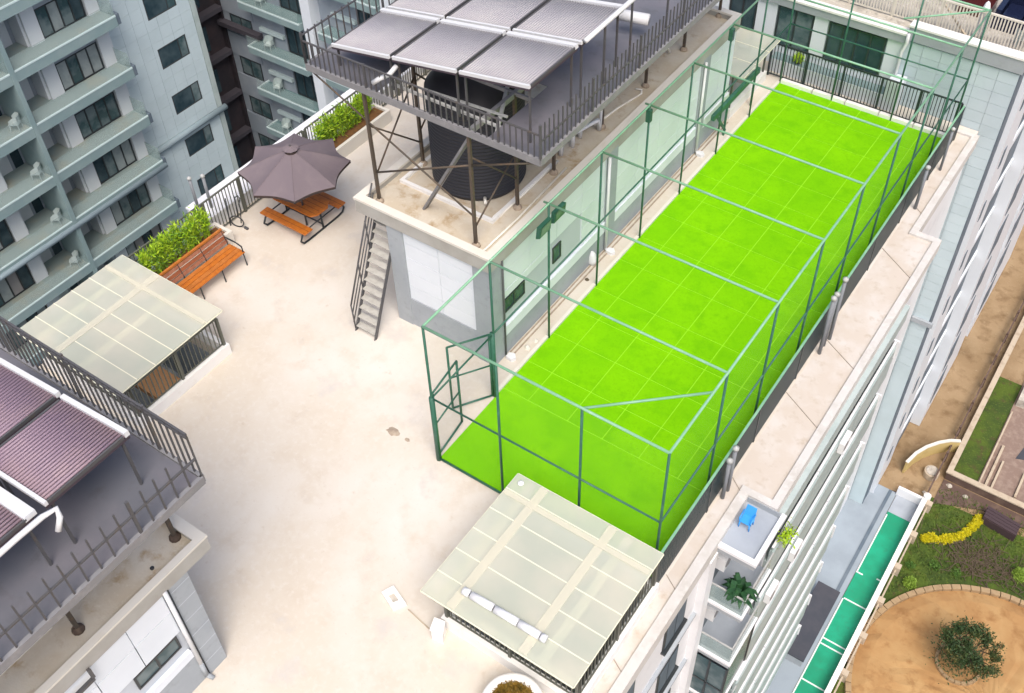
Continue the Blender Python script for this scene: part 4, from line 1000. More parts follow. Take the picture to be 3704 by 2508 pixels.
# ------------------------------------------------------------------ planters and hedges along the courtyard side
def planter(lab, hlab, y0, y1, nplants, x0=-8.97, x1=-8.36):
    t = thing('planter_box', lab, 'planter', ((x0 + x1) / 2, (y0 + y1) / 2, 0), 'planter boxes along the courtyard railing')
    wt = 0.09
    part('wall', MB().box(x1 - wt, x1, y0, y1, 0, 0.40), 'cream_kerb', t)
    part('wall', MB().box(x0, x0 + wt, y0, y1, 0, 0.40), 'cream_kerb', t)
    part('wall', MB().box(x0 + wt, x1 - wt, y0, y0 + wt, 0, 0.399), 'cream_kerb', t)
    part('wall', MB().box(x0 + wt, x1 - wt, y1 - wt, y1, 0, 0.399), 'cream_kerb', t)
    part('soil', MB().box(x0 + wt, x1 - wt, y0 + wt, y1 - wt, 0.2, 0.33), 'soil', t)
    h = thing('hedge', hlab, 'hedge', ((x0 + x1) / 2 - 0.1, (y0 + y1) / 2, 0.33), 'hedges in the planter boxes')
    fol, fol2, stems = MB(), MB(), MB()
    for i in range(nplants):
        y = y0 + 0.18 + (y1 - y0 - 0.5) * (i + 0.5) / nplants + random.uniform(-0.04, 0.04)
        hh = random.uniform(0.74, 0.98)
        xc = x0 + 0.19 + random.uniform(-0.05, 0.06)
        for s in range(8):
            a = random.uniform(0, 6.283); rr = random.uniform(0.01, 0.09)
            tip = (xc + rr * math.cos(a) * 1.2, y + rr * math.sin(a) * 1.6, 0.33 + hh * random.uniform(0.7, 1.0))
            stems.tube((xc + rr * 0.4 * math.cos(a), y + rr * 0.4 * math.sin(a), 0.32), tip, 0.010, 4, 0.005)
            b = Vector((xc, y, 0.36)); tv = Vector(tip)
            def pos():
                u_ = random.random() ** 0.6
                return b.lerp(tv, u_) + Vector((random.gauss(0, 0.04), random.gauss(0, 0.04), random.gauss(0, 0.03)))
            leaves(fol if s % 4 else fol2, 36, pos, 0.13, 1.1, 0.20)
    part('foliage', fol, 'leaf_lime', h)
    part('foliage', fol2, 'leaf_mid', h)
    part('stems', stems, 'leaf_pale', h)
planter('cream planter box behind the park bench', 'lime green leafy hedge growing behind the park bench', -0.10, 2.46, 15)
planter('cream planter box beyond the umbrella under the tall platform', 'lime green leafy hedge beyond the umbrella', 5.9, 8.6, 15)
lr = thing('roof_railing', 'thin grey-green baluster railing along the courtyard edge behind the umbrella', 'railing', (-8.98, 5, 0))
railing(lr, (-9.0, -0.1), (-9.0, 5.85), 0.0, 1.10, 'rail_olive', 0.10, 1.2, 0.02, 0.04, 0.06)
lr2 = thing('roof_railing', 'far stretch of thin courtyard railing beyond the second planter', 'railing', (-8.98, 10, 0))
railing(lr2, (-9.0, 5.95), (-9.0, 13.5), 0.0, 1.10, 'rail_olive', 0.10, 1.2, 0.02, 0.04, 0.06)
pw = thing('parapet_wall', 'broad white parapet outside the courtyard railing', 'wall', (-9.6, 8, 0))
part('coping', MB().box(-9.97, -9.12, 2.42, 16.8, 0.36, 0.42), 'white_paint', pw)
part('body', MB().box(-9.95, -9.14, 2.44, 16.8, 0.0, 0.36), 'white_paint', pw)
for i, (y, l) in enumerate(((2.55, 'nearer of two dark vent pipes on the end of the white parapet'), (2.80, 'further of two dark vent pipes on the end of the white parapet'))):
    v = thing('vent_pipe', l, 'pipe', (-9.62, y, 0.42), 'vent pipes on the parapet end')
    part('pipe', MB().tube((-9.62 + i * 0.2, y, 0.42), (-9.62 + i * 0.2, y, 1.40), 0.04, 8), 'grey_pipe', v, True)
    part('cowl', MB().lathe((-9.62 + i * 0.2, y, 1.40), [(0.055, 0), (0.06, 0.05), (0.01, 0.09)], 8), 'galv', v, True)
ex = thing('exercise_stand', 'thin black tubular exercise stand with a ring, by the courtyard railing', 'exercise stand', (-8.7, 2.95, 0))
part('ring', MB().path([(-8.72 + 0.17 * math.cos(a), 2.93 + 0.06 * math.cos(a), 0.19 + 0.17 * math.sin(a)) for a in [i * math.pi / 9 for i in range(19)]], 0.016, 6), 'rail_black', ex, True)
part('upright', MB().tube((-8.93, 2.86, 0.0), (-8.93, 2.92, 0.85), 0.018, 6), 'rail_black', ex, True)
part('upright', MB().tube((-8.68, 2.97, 0.34), (-8.68, 3.02, 0.95), 0.018, 6), 'rail_black', ex, True)
part('handle', MB().path([(-8.68, 3.02, 0.92), (-8.6, 3.06, 1.0), (-8.52, 3.05, 0.94), (-8.56, 3.0, 0.78), (-8.52, 2.98, 0.62), (-8.56, 2.96, 0.4), (-8.58, 2.94, 0.2)], 0.014, 6), 'rail_black', ex, True)
part('foot', MB().box(-8.56, -8.44, 2.96, 3.02, 0.0, 0.05), 'dark_steel', ex)

# railing and gate on the far walkway by the penthouse flank
fw = thing('roof_railing', 'pale railing of thin bars on the walkway behind the penthouse corner', 'railing', (-5.2, 8.0, 0))
railing(fw, (-6.4, 9.6), (-4.3, 9.6), 0.0, 1.1, 'rail_olive', 0.12, 1.0, 0.022, 0.04, 0.06)

# ------------------------------------------------------------------ things on the narrow balconies
ch = thing('plastic_chair', 'bright blue plastic armchair on the top narrow balcony', 'chair', (5.98, 2.2, -0.15))
z0 = -0.15
def small(mb, c=(5.95, 2.2, -0.15), f=0.78):
    mb.v = [tuple(c[i] + (p[i] - c[i]) * f for i in range(3)) for p in mb.v]; return mb
part('seat', small(MB().box(5.80, 6.10, 2.02, 2.30, z0 + 0.25, z0 + 0.275)), 'blue_plastic', ch)
part('backrest', small(MB().add([(5.80, 2.30, z0 + 0.27), (6.10, 2.30, z0 + 0.27), (6.08, 2.40, z0 + 0.56), (5.82, 2.40, z0 + 0.56), (5.80, 2.275, z0 + 0.27), (6.10, 2.275, z0 + 0.27), (6.08, 2.375, z0 + 0.56), (5.82, 2.375, z0 + 0.56)],
     [(0, 1, 2, 3), (7, 6, 5, 4), (0, 4, 5, 1), (3, 2, 6, 7), (0, 3, 7, 4), (1, 5, 6, 2)])), 'blue_plastic', ch)
for x in (5.795, 6.105):
    part('armrest', small(MB().path([(x, 2.04, z0 + 0.26), (x, 2.03, z0 + 0.40), (x, 2.3, z0 + 0.43)], 0.018, 6)), 'blue_plastic', ch, True)
for (x, y) in ((5.82, 2.04), (6.08, 2.04), (5.82, 2.29), (6.08, 2.29)):
    part('leg', small(MB().tube((x + (x - 5.95) * 0.1, y, z0), (x, y, z0 + 0.25), 0.018, 6, 0.022)), 'blue_plastic', ch, True)
zs = -0.10 - SH * 1
pp = thing('potted_palm', 'dark green potted palm on the narrow balcony below the blue chair', 'plant', (6.3, 1.85, zs))
part('pot', MB().lathe((6.28, 1.66, zs - 0.05), [(0.09, 0), (0.12, 0.22), (0.13, 0.26), (0.10, 0.26), (0.09, 0.2)], 16), 'white_paint', pp, True)
mb = MB()
for i in range(44):
    a = random.uniform(0, 6.283); L = random.uniform(0.22, 0.44); lift = random.uniform(0.25, 0.55)
    b = Vector((6.28, 1.68, zs + 0.2)); d = Vector((math.cos(a), math.sin(a), 0)); s_ = Vector((-math.sin(a), math.cos(a), 0))
    p1, p2, p3 = b + d * L * 0.35 + Vector((0, 0, lift)), b + d * L * 0.75 + Vector((0, 0, lift * 1.05)), b + d * L + Vector((0, 0, lift * 0.75))
    wv = 0.055
    mb.add([b, p1 - s_ * wv, p1 + s_ * wv, p2 - s_ * wv * 0.8, p2 + s_ * wv * 0.8, p3], [(0, 1, 2), (1, 3, 4, 2), (3, 5, 4)])
part('fronds', mb, 'leaf_palm', pp)
bz = -0.10 - SH * 1
bs = thing('balcony_plant', 'small bright green plant leaning over the long balconies', 'plant', (6.5, 3.3, bz))
part('pot', MB().lathe((6.50, 3.3, bz + 0.585), [(0.05, 0), (0.07, 0.1), (0.06, 0.1)], 10), 'brown_wall', bs, True)
part('foliage', leaves(MB(), 260, lambda: (6.54 + random.gauss(0, 0.06), 3.3 + random.gauss(0, 0.13), bz + 0.72 + random.gauss(0, 0.06)), 0.09, 0.3, 0.4), 'leaf_lime', bs)
# ================================================================== NEIGHBOURING WINGS
XL = -22.45
SB = 2.085
b1_ = thing('apartment_block', 'pale tiled apartment block with long teal balconies across the courtyard', 'building', (XL - 3, 3, GZ))
part('wall', MB().box(XL - 8, XL - 0.03, 9.44, 13.18, GZ, 9.0), 'far_joint', b1_)
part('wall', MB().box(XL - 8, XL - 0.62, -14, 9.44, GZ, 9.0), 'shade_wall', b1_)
part('corner_strip', MB().box(XL - 0.4, XL + 0.03, 13.18, 13.40, GZ, 9.0), 'mint_trim', b1_)
wins = []
for k in range(-2, 6):
    wins.append((11.22, 12.60, -4.77 - SB * k, -3.90 - SB * k))
def clip(r, w):
    """rectangle r = (y0,y1,z0,z1) minus window w, as rectangles"""
    a, b, c, d = r; p, q, m_, n_ = w
    if b <= p or a >= q or d <= m_ or c >= n_: return [r]
    out = []
    if a < p: out.append((a, p, c, d))
    if b > q: out.append((q, b, c, d))
    a2, b2 = max(a, p), min(b, q)
    if c < m_: out.append((a2, b2, c, m_))
    if d > n_: out.append((a2, b2, n_, d))
    return [o for o in out if o[1] - o[0] > 0.004 and o[3] - o[2] > 0.004]
ny_, nz_ = 7, 28
for i in range(ny_):
    for j in range(nz_):
        a = 9.46 + 3.70 * i / ny_; b = 9.46 + 3.70 * (i + 1) / ny_; c = -13.6 + 14.7 * j / nz_; d = -13.6 + 14.7 * (j + 1) / nz_
        rects = [(a + 0.004, b - 0.004, c + 0.004, d - 0.004)]
        for w_ in wins:
            rects = [x for r in rects for x in clip(r, w_)]
        if not rects: continue
        mb = MB(); dp = random.uniform(-0.002, 0.002)
        for (p, q, m_, n_) in rects: mb.box(XL - 0.031, XL + dp, p, q, m_, n_)
        part('wall_tile', mb, 'far_tile' if (i * 5 + j * 3) % 4 else 'far_tile_b', b1_)
for (a, b, c, d) in wins:
    wv = part('window', MB().box(XL - 0.03, XL - 0.008, a, b, c, c + 0.05).box(XL - 0.03, XL - 0.008, a, b, d - 0.05, d).box(XL - 0.03, XL - 0.008, a, a + 0.05, c + 0.05, d - 0.05).box(XL - 0.03, XL - 0.008, b - 0.05, b, c + 0.05, d - 0.05)
              .box(XL - 0.03, XL - 0.012, b - 0.42, b - 0.37, c + 0.05, d - 0.05), 'win_frame', b1_)
    part('pane', MB().box(XL - 0.03, XL - 0.02, a + 0.05, b - 0.42, c + 0.05, d - 0.05), 'glass_dark', wv)
    part('pane', MB().box(XL - 0.03, XL - 0.02, b - 0.37, b - 0.05, c + 0.05, d - 0.05), 'glass_teal', wv)
part('cornice', MB().tube((XL + 0.12, 9.5, -7.70), (XL + 0.12, 13.5, -7.70), 0.13, 10), 'cornice_blue', b1_, True)
XF = -21.55
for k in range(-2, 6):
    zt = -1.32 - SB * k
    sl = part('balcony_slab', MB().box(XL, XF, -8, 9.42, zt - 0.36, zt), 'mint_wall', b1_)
    part('balcony_floor', MB().quad((XL + 0.01, -8, zt + 0.003), (XF - 0.06, -8, zt + 0.003), (XF - 0.06, 9.36, zt + 0.003), (XL + 0.01, 9.36, zt + 0.003)), 'balcony_floor', sl)
    part('edge_rail', MB().box(XF - 0.055, XF + 0.008, -8, 9.42, zt + 0.001, zt + 0.055), 'mint_light', sl)
    if k == 3:
        part('edge_band', MB().tube((XF + 0.02, -8, zt - 0.22), (XF + 0.02, 9.5, zt - 0.22), 0.11, 8), 'cornice_blue', sl, True)
    part('balcony_glass', MB().box(XF - 0.03, XF - 0.02, -8, 9.40, zt + 0.056, zt + 0.52), 'far_glass', sl)
    part('end_glass', MB().box(XL + 0.05, XF - 0.03, 9.385, 9.40, zt + 0.005, zt + 0.62), 'balcony_glass', sl)
    part('end_gap_shade', MB().box(XF - 0.42, XF - 0.02, 9.43, 9.58, zt - 0.34, zt + 0.06), 'slate_blue', sl)  # dark box added to paint the shadowed gap at the balcony end
    for (f, org) in ((1, 5.18), (-1, 5.18)):
        def Y(t): return org + f * t
        def bx(x0, x1, t0, t1, za, zb): 
            a, b = sorted((Y(t0), Y(t1))); return MB().box(x0, x1, a, b, za, zb)
        zb, zh = zt + 0.004, zt + 1.70
        # white piers each side of the window
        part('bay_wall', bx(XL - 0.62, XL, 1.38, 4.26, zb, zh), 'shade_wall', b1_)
        part('pier', bx(XL + 0.001, XL + 0.12, 1.38, 1.90, zb, zh), 'far_white', b1_)
        part('pier', bx(XL + 0.001, XL + 0.12, 3.74, 4.26, zb, zh), 'far_white', b1_)
        # sliding windows, four panes
        a, b = sorted((Y(1.92), Y(3.70)))
        wv = win_x(b1_, XL + 0.004, a, b, zb, zt + 1.10, 4, glass=['glass_teal', 'glass_dark', 'curtain', 'glass_teal', 'curtain_warm', 'curtain'], fw=0.05, dep=0.05)
        part('lintel', MB().box(XL + 0.001, XL + 0.05, a, b, zt + 1.102, zh), 'shade_wall', b1_)
        # alcove with a dark slot door
        part('alcove_cheek', bx(XL - 0.615, XL, 1.30, 1.379, zb, zh), 'far_white', b1_)
        part('alcove_floor', bx(XL - 0.615, XL - 0.002, 0.10, 1.299, zb - 0.3, zt + 0.002), 'balcony_floor', b1_)
        part('slot_door', bx(XL - 0.619, XL - 0.60, 0.16, 0.50, zb, zt + 1.35), 'glass_dark', b1_)
        part('alcove_door', bx(XL - 0.619, XL - 0.604, 0.62, 1.15, zb, zt + 1.2), 'far_white', b1_)
    part('fin', MB().box(XL - 0.6, XF + 0.012, 5.09, 5.27, zt - SB + 0.01, zt - 0.37), 'mint_wall', b1_)
    part('pier', MB().box(XL - 0.6, XL + 0.10, 0.0, 0.9, zt + 0.004, zt + 1.70), 'far_white', b1_)
part('fin', MB().box(XF - 0.05, XF + 0.03, 5.10, 5.26, GZ, 6.0), 'mint_wall', b1_)

def tub_chair(x, y, z, lab, grp, yaw=0.0):
    t = thing('balcony_chair', lab, 'chair', (x, y, z), grp)
    c, s = math.cos(yaw), math.sin(yaw)
    def R(p): return (x + p[0] * c - p[1] * s, y + p[0] * s + p[1] * c, z + p[2])
    part('seat', MB().add([R(p) for p in ((-0.16, -0.16, 0.24), (0.16, -0.16, 0.24), (0.16, 0.16, 0.24), (-0.16, 0.16, 0.24), (-0.16, -0.16, 0.28), (0.16, -0.16, 0.28), (0.16, 0.16, 0.28), (-0.16, 0.16, 0.28))], [(0, 3, 2, 1), (4, 5, 6, 7), (0, 1, 5, 4), (1, 2, 6, 5), (2, 3, 7, 6), (3, 0, 4, 7)]), 'chair_pale', t)
    pts = [(-0.17, 0.10), (-0.19, -0.05), (-0.14, -0.17), (0.0, -0.2), (0.14, -0.17), (0.19, -0.05), (0.17, 0.10)]
    mb = MB()
    for i in range(6):
        (a, b), (a2, b2) = pts[i], pts[i + 1]
        h1 = 0.42 if i in (0,) else 0.56; h2 = 0.42 if i == 5 else 0.56
        mb.quad(R((a, b, 0.26)), R((a2, b2, 0.26)), R((a2 * 1.08, b2 * 1.08, h2)), R((a * 1.08, b * 1.08, h1)))
    part('backrest', mb, 'chair_pale', t)
    for (a, b) in ((-0.13, -0.13), (0.13, -0.13), (-0.13, 0.13), (0.13, 0.13)):
        part('leg', MB().tube(R((a * 1.2, b * 1.2, 0)), R((a, b, 0.25)), 0.018, 5), 'chair_pale', t)
ordn = ['uppermost', 'second', 'third', 'fourth', 'fifth']
for i in range(5):
    zt = -1.32 - SB * i
    tub_chair(-21.95, 4.78, zt, f'{ordn[i]} visible pale tub chair left of the balcony fin on the tiled block', 'pale tub chairs left of the fin', 2.2)
# dark stair recess between the two wings
rc = thing('stair_recess', 'dark mauve stairwell recess between the tiled block and the far wing', 'building', (-25, 15, GZ))
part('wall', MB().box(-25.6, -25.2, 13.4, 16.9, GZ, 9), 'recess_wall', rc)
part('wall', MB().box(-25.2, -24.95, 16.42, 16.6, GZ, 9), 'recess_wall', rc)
for k in range(-2, 6):
    z = -3.2 - SB * k
    part('landing_band', MB().box(-25.19, -24.8, 13.42, 16.40, z - 0.2, z).box(-24.75, -22.6, 13.42, 13.6, z - 0.24, z - 0.02), 'recess_band', rc)
    part('slot_window', MB().box(-25.19, -25.15, 14.1, 15.6, z + 0.25, z + 1.4), 'glass_dark', rc)
    part('riser_pipe', MB().tube((-24.6, 13.75, z + 0.02), (-24.6, 13.75, z + SB - 0.3), 0.045, 6), 'mint_trim', rc, True)

part('cornice', MB().bar((-25.1, 16.35, -6.06), (-22.7, 16.35, -6.06), 0.3, 0.22), 'recess_band', rc)
b2_ = thing('apartment_block', 'bluish shaded wing with stepped balconies behind the umbrella', 'building', (-18, 18, GZ))
YL = 16.5
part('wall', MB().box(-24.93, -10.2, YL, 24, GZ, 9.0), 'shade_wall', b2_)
for k in range(-2, 5):
    zt = -4.23 - 2.07 * k
    win_y(b2_, YL - 0.002, -24.5, -23.25, zt - 2.20, zt - 1.32, 2, glass='glass_teal', fw=0.05)
    part('spandrel', MB().box(-24.9, -23.1, YL - 0.03, YL, zt - 1.30, zt - 0.2), 'shade_wall', b2_)
    for (a, b) in ((-22.95, -19.62), (-18.6, -15.4), (-14.6, -11.4)):
        sl = part('balcony_slab', MB().box(a, b, 15.8, YL - 0.004, zt - 0.28, zt), 'mint_wall', b2_)
        part('balcony_floor', MB().quad((a + 0.05, 15.86, zt + 0.003), (b - 0.05, 15.86, zt + 0.003), (b - 0.05, YL - 0.01, zt + 0.003), (a + 0.05, YL - 0.01, zt + 0.003)), 'balcony_teal', sl)
        part('edge_rail', MB().box(a - 0.01, b + 0.01, 15.79, 15.86, zt + 0.001, zt + 0.06).box(a - 0.01, a + 0.05, 15.861, YL - 0.01, zt + 0.001, zt + 0.06), 'mint_light', sl)
        part('balcony_glass', MB().box(a + 0.02, b - 0.02, 15.81, 15.82, zt + 0.062, zt + 0.55), 'far_glass', sl)
        win_y(b2_, YL - 0.004, b - 1.55, b - 0.08, zt + 0.02, zt + 1.25, 3, glass='glass_dark', fw=0.05, dep=0.05)
        part('pier', MB().box(a + 0.4, b - 1.6, YL - 0.06, YL, zt + 0.004, zt + 1.72), 'shade_wall', b2_)
        part('sill_bar', MB().box(a + 0.35, b - 1.62, YL - 0.2, YL - 0.061, zt + 0.62, zt + 0.78), 'mint_light', b2_)
    part('corner_pier', MB().box(-19.55, -19.05, YL - 0.5, YL, zt - 0.3, zt + 1.74), 'white_tile', b2_)
    part('corner_pier', MB().box(-15.3, -14.75, YL - 0.5, YL, zt - 0.3, zt + 1.74), 'white_tile', b2_)
for i in range(4):
    tub_chair(-22.0, 16.15, -4.23 - 2.07 * i, f'{ordn[i]} visible pale tub chair on the shaded wing balconies', 'pale tub chairs on the shaded wing', 3.3)

# far wing closing the court
b3_ = thing('apartment_block', 'white far wing with wide dark windows closing the end of the court', 'building', (0, 20, GZ))
YW = 17.3
part('wall', MB().box(-10.1, 6.14, YW + 0.03, 44, GZ, 2.08), 'far_joint', b3_)
panels_y(b3_, YW + 0.03, 3.02, 6.14, -9.7, 2.0, 6, 33, 'far_tile', gap=0.008)
part('lower_wall', MB().box(5.58, 6.14, YW + 0.001, YW + 0.028, GZ, -9.71), 'far_tile_b', b3_)
part('wall_face', MB().box(2.56, 3.01, YW - 0.03, YW + 0.028, 0.0, 2.0), 'white_tile', b3_)
part('wall_face', MB().box(-3.0, 2.56, YW, YW + 0.028, 0.0, 0.62), 'white_tile_b', b3_)
part('ledge', MB().box(-0.6, 2.9, YW - 0.42, YW - 0.032, 0.30, 0.42), 'mint_wall', b3_)
part('ledge_face', MB().box(-0.6, 2.9, YW - 0.44, YW - 0.421, 0.0, 0.42), 'white_tile', b3_)
win_y(b3_, YW + 0.028, 0.83, 2.52, 0.64, 1.88, 4, glass='glass_dark', fw=0.05, dep=0.05)
part('pier', MB().box(0.38, 0.80, YW - 0.03, YW + 0.028, 0.62, 2.0), 'white_tile', b3_)
win_y(b3_, YW + 0.028, -0.75, 0.36, 0.64, 1.92, 2, glass='glass_teal', fw=0.05, dep=0.05)
part('pier', MB().box(-1.4, -0.78, YW - 0.03, YW + 0.028, 0.0, 2.0), 'white_tile', b3_)
part('pier', MB().box(-3.6, -2.3, YW - 0.03, YW + 0.028, 0.0, 2.0), 'white_tile', b3_)
win_y(b3_, YW + 0.028, -2.28, -1.42, 0.1, 1.9, 2, glass='glass_dark', fw=0.05, dep=0.05)
part('wall_face', MB().box(-10.0, -3.62, YW, YW + 0.028, -1.0, 2.0), 'white_tile', b3_)
part('fascia', MB().box(-10.1, 3.05, YW - 0.12, YW + 0.3, 1.96, 2.20).box(3.05, 6.20, YW - 0.06, YW + 0.3, 2.05, 2.46), 'grey_plaster', b3_)
part('coping', MB().box(-10.1, 3.03, YW - 0.15, YW + 0.2, 2.20, 2.26).box(3.04, 6.24, YW - 0.09, YW + 0.25, 2.46, 2.52), 'white_kerb', b3_)
part('downpipe', MB().path([(3.10, YW - 0.18, 2.3), (3.10, YW - 0.12, 2.0), (3.02, YW - 0.12, 1.7), (3.02, YW - 0.12, 0.05)], 0.05, 8), 'white_paint', b3_, True)
part('roof', MB().box(-10.1, 6.16, YW + 0.30, 44, 2.08, 2.16), 'debris', b3_)
part('low_wall', MB().box(2.95, 3.35, YW - 0.5, YW - 0.031, 0.0, 0.95), 'white_tile', b3_)
# side of the far wing with white balconies, seen along its length
part('side_strip', MB().box(6.14, 6.165, 17.34, 18.05, GZ, 2.04), 'slate_blue', b3_)
for n_, (a, b, xo, m_) in enumerate(((18.05, 19.9, 6.32, 'white_tile'), (19.9, 22.4, 6.24, 'slate_blue'), (22.4, 27.2, 6.66, 'white_tile'), (27.2, 28.6, 6.36, 'slate_blue'), (28.6, 35, 6.66, 'white_tile'), (35, 44, 6.5, 'white_paint'))):
    part('side_pier', MB().box(6.141, xo, a, b, GZ, 2.04), m_, b3_)
    if m_ != 'slate_blue':
        for k in range(10):
            zt = 0.9 - 2.07 * k
            if zt < GZ + 1.2: break
            part('window', MB().box(xo + 0.001, xo + 0.02, a + 0.5, a + 0.5 + (b - a) * (0.14 if n_ == 0 else 0.24), zt - (0.7 if n_ == 0 else 1.35), zt), 'slate_blue', b3_)
    else:
        for k in range(9):
            zt = 0.2 - 2.07 * k
            part('ledge', MB().box(xo + 0.001, xo + 0.06, a + 0.02, b - 0.02, zt - 0.3, zt), 'white_tile', b3_)
part('cross_band', MB().box(5.6, 6.30, YW - 0.10, YW - 0.002, -7.6, -7.42), 'grey_plaster', b3_)
sh_ = thing('potted_shrub', 'round lime green potted shrub on the far balcony ledge', 'plant', (0.55, 17.0, 0.42))
part('pot', MB().lathe((0.2, 17.05, 0.42), [(0.09, 0), (0.12, 0.12), (0.1, 0.12)], 10), 'brown_wall', sh_, True)
# terrace on the far wing roof
tr = thing('terrace_railing', 'cream baluster railing on the far wing roof terrace', 'railing', (3, 18.0, 2.16))
railing(tr, (-1.5, 18.02), (6.1, 18.02), 2.16, 3.05, 'rail_cream', 0.085, 1.3, 0.035, 0.06, 0.06)
sf = thing('garden_sofa', 'dark navy sofa behind the terrace railing in the top corner', 'sofa', (5.6, 19.3, 2.16))
part('base', MB().box(4.95, 6.1, 18.9, 19.7, 2.16, 2.50), 'car_paint', sf)
part('backrest', MB().box(4.95, 6.1, 19.7, 19.9, 2.16, 3.05), 'car_paint', sf)
part('armrest', MB().box(4.80, 4.95, 18.9, 19.9, 2.16, 2.75), 'car_paint', sf)
for i in range(2):
    part('cushion', MB().box(5.0 + i * 0.55, 5.5 + i * 0.55, 18.92, 19.68, 2.50, 2.63), 'car_paint', sf)
sf2 = thing('garden_sofa', 'dark maroon sofa behind the terrace railing beside the navy one', 'sofa', (4.2, 19.5, 2.16))
part('base', MB().box(3.7, 4.6, 19.25, 19.9, 2.16, 2.5), 'red_car', sf2)
part('backrest', MB().box(3.7, 4.6, 19.9, 20.05, 2.16, 2.95), 'red_car', sf2)
tub_chair(5.75, 18.45, 2.16, 'white tub chair on the terrace in the top corner', 'terrace chairs', 0.4)
bn = thing('balustrade_statue', 'small white ornament on the terrace railing in the top corner', 'ornament', (4.66, 18.25, 2.9))
part('body', MB().lathe((4.66, 18.2, 2.16), [(0.13, 0), (0.15, 0.2), (0.1, 0.5), (0.13, 0.8), (0.06, 1.05), (0.02, 1.1)], 12), 'white_paint', bn, True)
rb = thing('rubble_heap', 'heap of grey rubble on the far wing roof edge', 'rubble', (3.2, 17.75, 2.16))
for i in range(16):
    x = random.uniform(1.2, 4.8); y = random.uniform(17.68, 17.92); r = random.uniform(0.03, 0.08)
    part('stone', mound(x, y, r * 1.5, r, r, 2.158, 7, 2, 0.2), 'debris', rb)
rod = solo('loose_beam', MB().bar((2.6, 19.4, 2.9), (4.62, 17.7, 2.24), 0.05), 'stone_trim', 'slanting grey beam leaning over the far roof edge', 'beam')

# ================================================================== GROUND BESIDE THE BLOCK
struct('green_walkway', MB().box(7.14, 8.10, 3.0, 17.55, GZ - 0.2, GZ + 0.05), 'green_floor', (7.6, 10, GZ))
struct('walkway_ramp', MB().box(7.14, 8.10, 17.55, 18.5, GZ - 0.2, GZ + 0.06), 'paving', (7.6, 18, GZ))
def mark(x0, x1, y0, y1, z=GZ + 0.054):
    part('painted_line', MB().box(x0, x1, y0, y1, z - 0.003, z), 'line_white', gw)
gw = bpy.data.objects['green_walkway']
mark(7.14, 7.19, 14.3, 17.4); mark(7.19, 7.4, 14.3, 14.36); mark(7.14, 7.19, 3.2, 13.0)
for y in (13.0, 11.1, 10.86, 9.25, 7.6):
    mark(7.19, 8.06, y, y + 0.06)
mark(7.9, 8.06, 14.42, 14.48)
solo('white_bar', MB().box(7.10, 8.05, 18.5, 18.62, GZ, GZ + 0.5), 'white_paint', 'white rail closing the far end of the green walkway', 'rail')
bw = thing('boundary_wall', 'low white boundary wall beside the green walkway', 'wall', (8.2, 11, GZ))
for i in range(9):
    y0 = 3.4 + i * 1.68
    part('wall_length', MB().box(8.10, 8.22, y0, y0 + 1.66, GZ, GZ + 0.55), 'white_paint', bw)
    part('coping', MB().box(8.07, 8.26, y0, y0 + 1.665, GZ + 0.55, GZ + 0.62), 'white_kerb', bw)
    part('pier', MB().box(8.262, 8.50, y0 + 1.52, y0 + 1.76, GZ, GZ + 0.5), 'stone_trim', bw)
    part('outer_rail', MB().bar((8.36, y0 + 0.08, GZ + 0.32), (8.36, y0 + 1.52, GZ + 0.32), 0.06), 'stone_trim', bw)
part('end_post', MB().lathe((8.20, 18.7, GZ), [(0.15, 0), (0.15, 0.62), (0.05, 0.68)], 8), 'white_kerb', bw)

struct('lawn', MB().prism([(8.26, 2), (30, 2), (30, 20.2), (8.26, 19.2)], GZ - 0.2, GZ + 0.01), 'grass', (12, 10, GZ))
gb = MB()
for _ in range(9000):
    x, y = random.uniform(8.5, 13.6), random.uniform(9.0, 20.0)
    if (x - 13.0) ** 2 + (y - 11.7) ** 2 < 5.1 ** 2: continue
    a = random.uniform(0, 6.283); h = random.uniform(0.06, 0.2); wv = 0.02
    gb.add([(x - wv * math.cos(a), y - wv * math.sin(a), GZ + 0.01), (x + wv * math.cos(a), y + wv * math.sin(a), GZ + 0.01), (x + random.uniform(-0.1, 0.1), y + random.uniform(-0.1, 0.1), GZ + h)], [(0, 1, 2)])
solo('grass', gb, 'grass_blade', 'rough grass tufts around the earth bed', None, at=(11, 15, GZ), kind='stuff')
sb = MB()
for _ in range(420):
    x, y = random.gauss(10.9, 0.8), random.gauss(17.3, 0.45)
    a = random.uniform(0, 6.283); L = random.uniform(0.2, 0.6)
    sb.bar((x, y, GZ + random.uniform(0.03, 0.12)), (x + L * math.cos(a), y + L * math.sin(a), GZ + random.uniform(0.03, 0.16)), 0.018)
solo('dead_twigs', sb, 'bark', 'tangle of dead grey twigs on the lawn', None, at=(10.9, 17.3, GZ), kind='stuff')

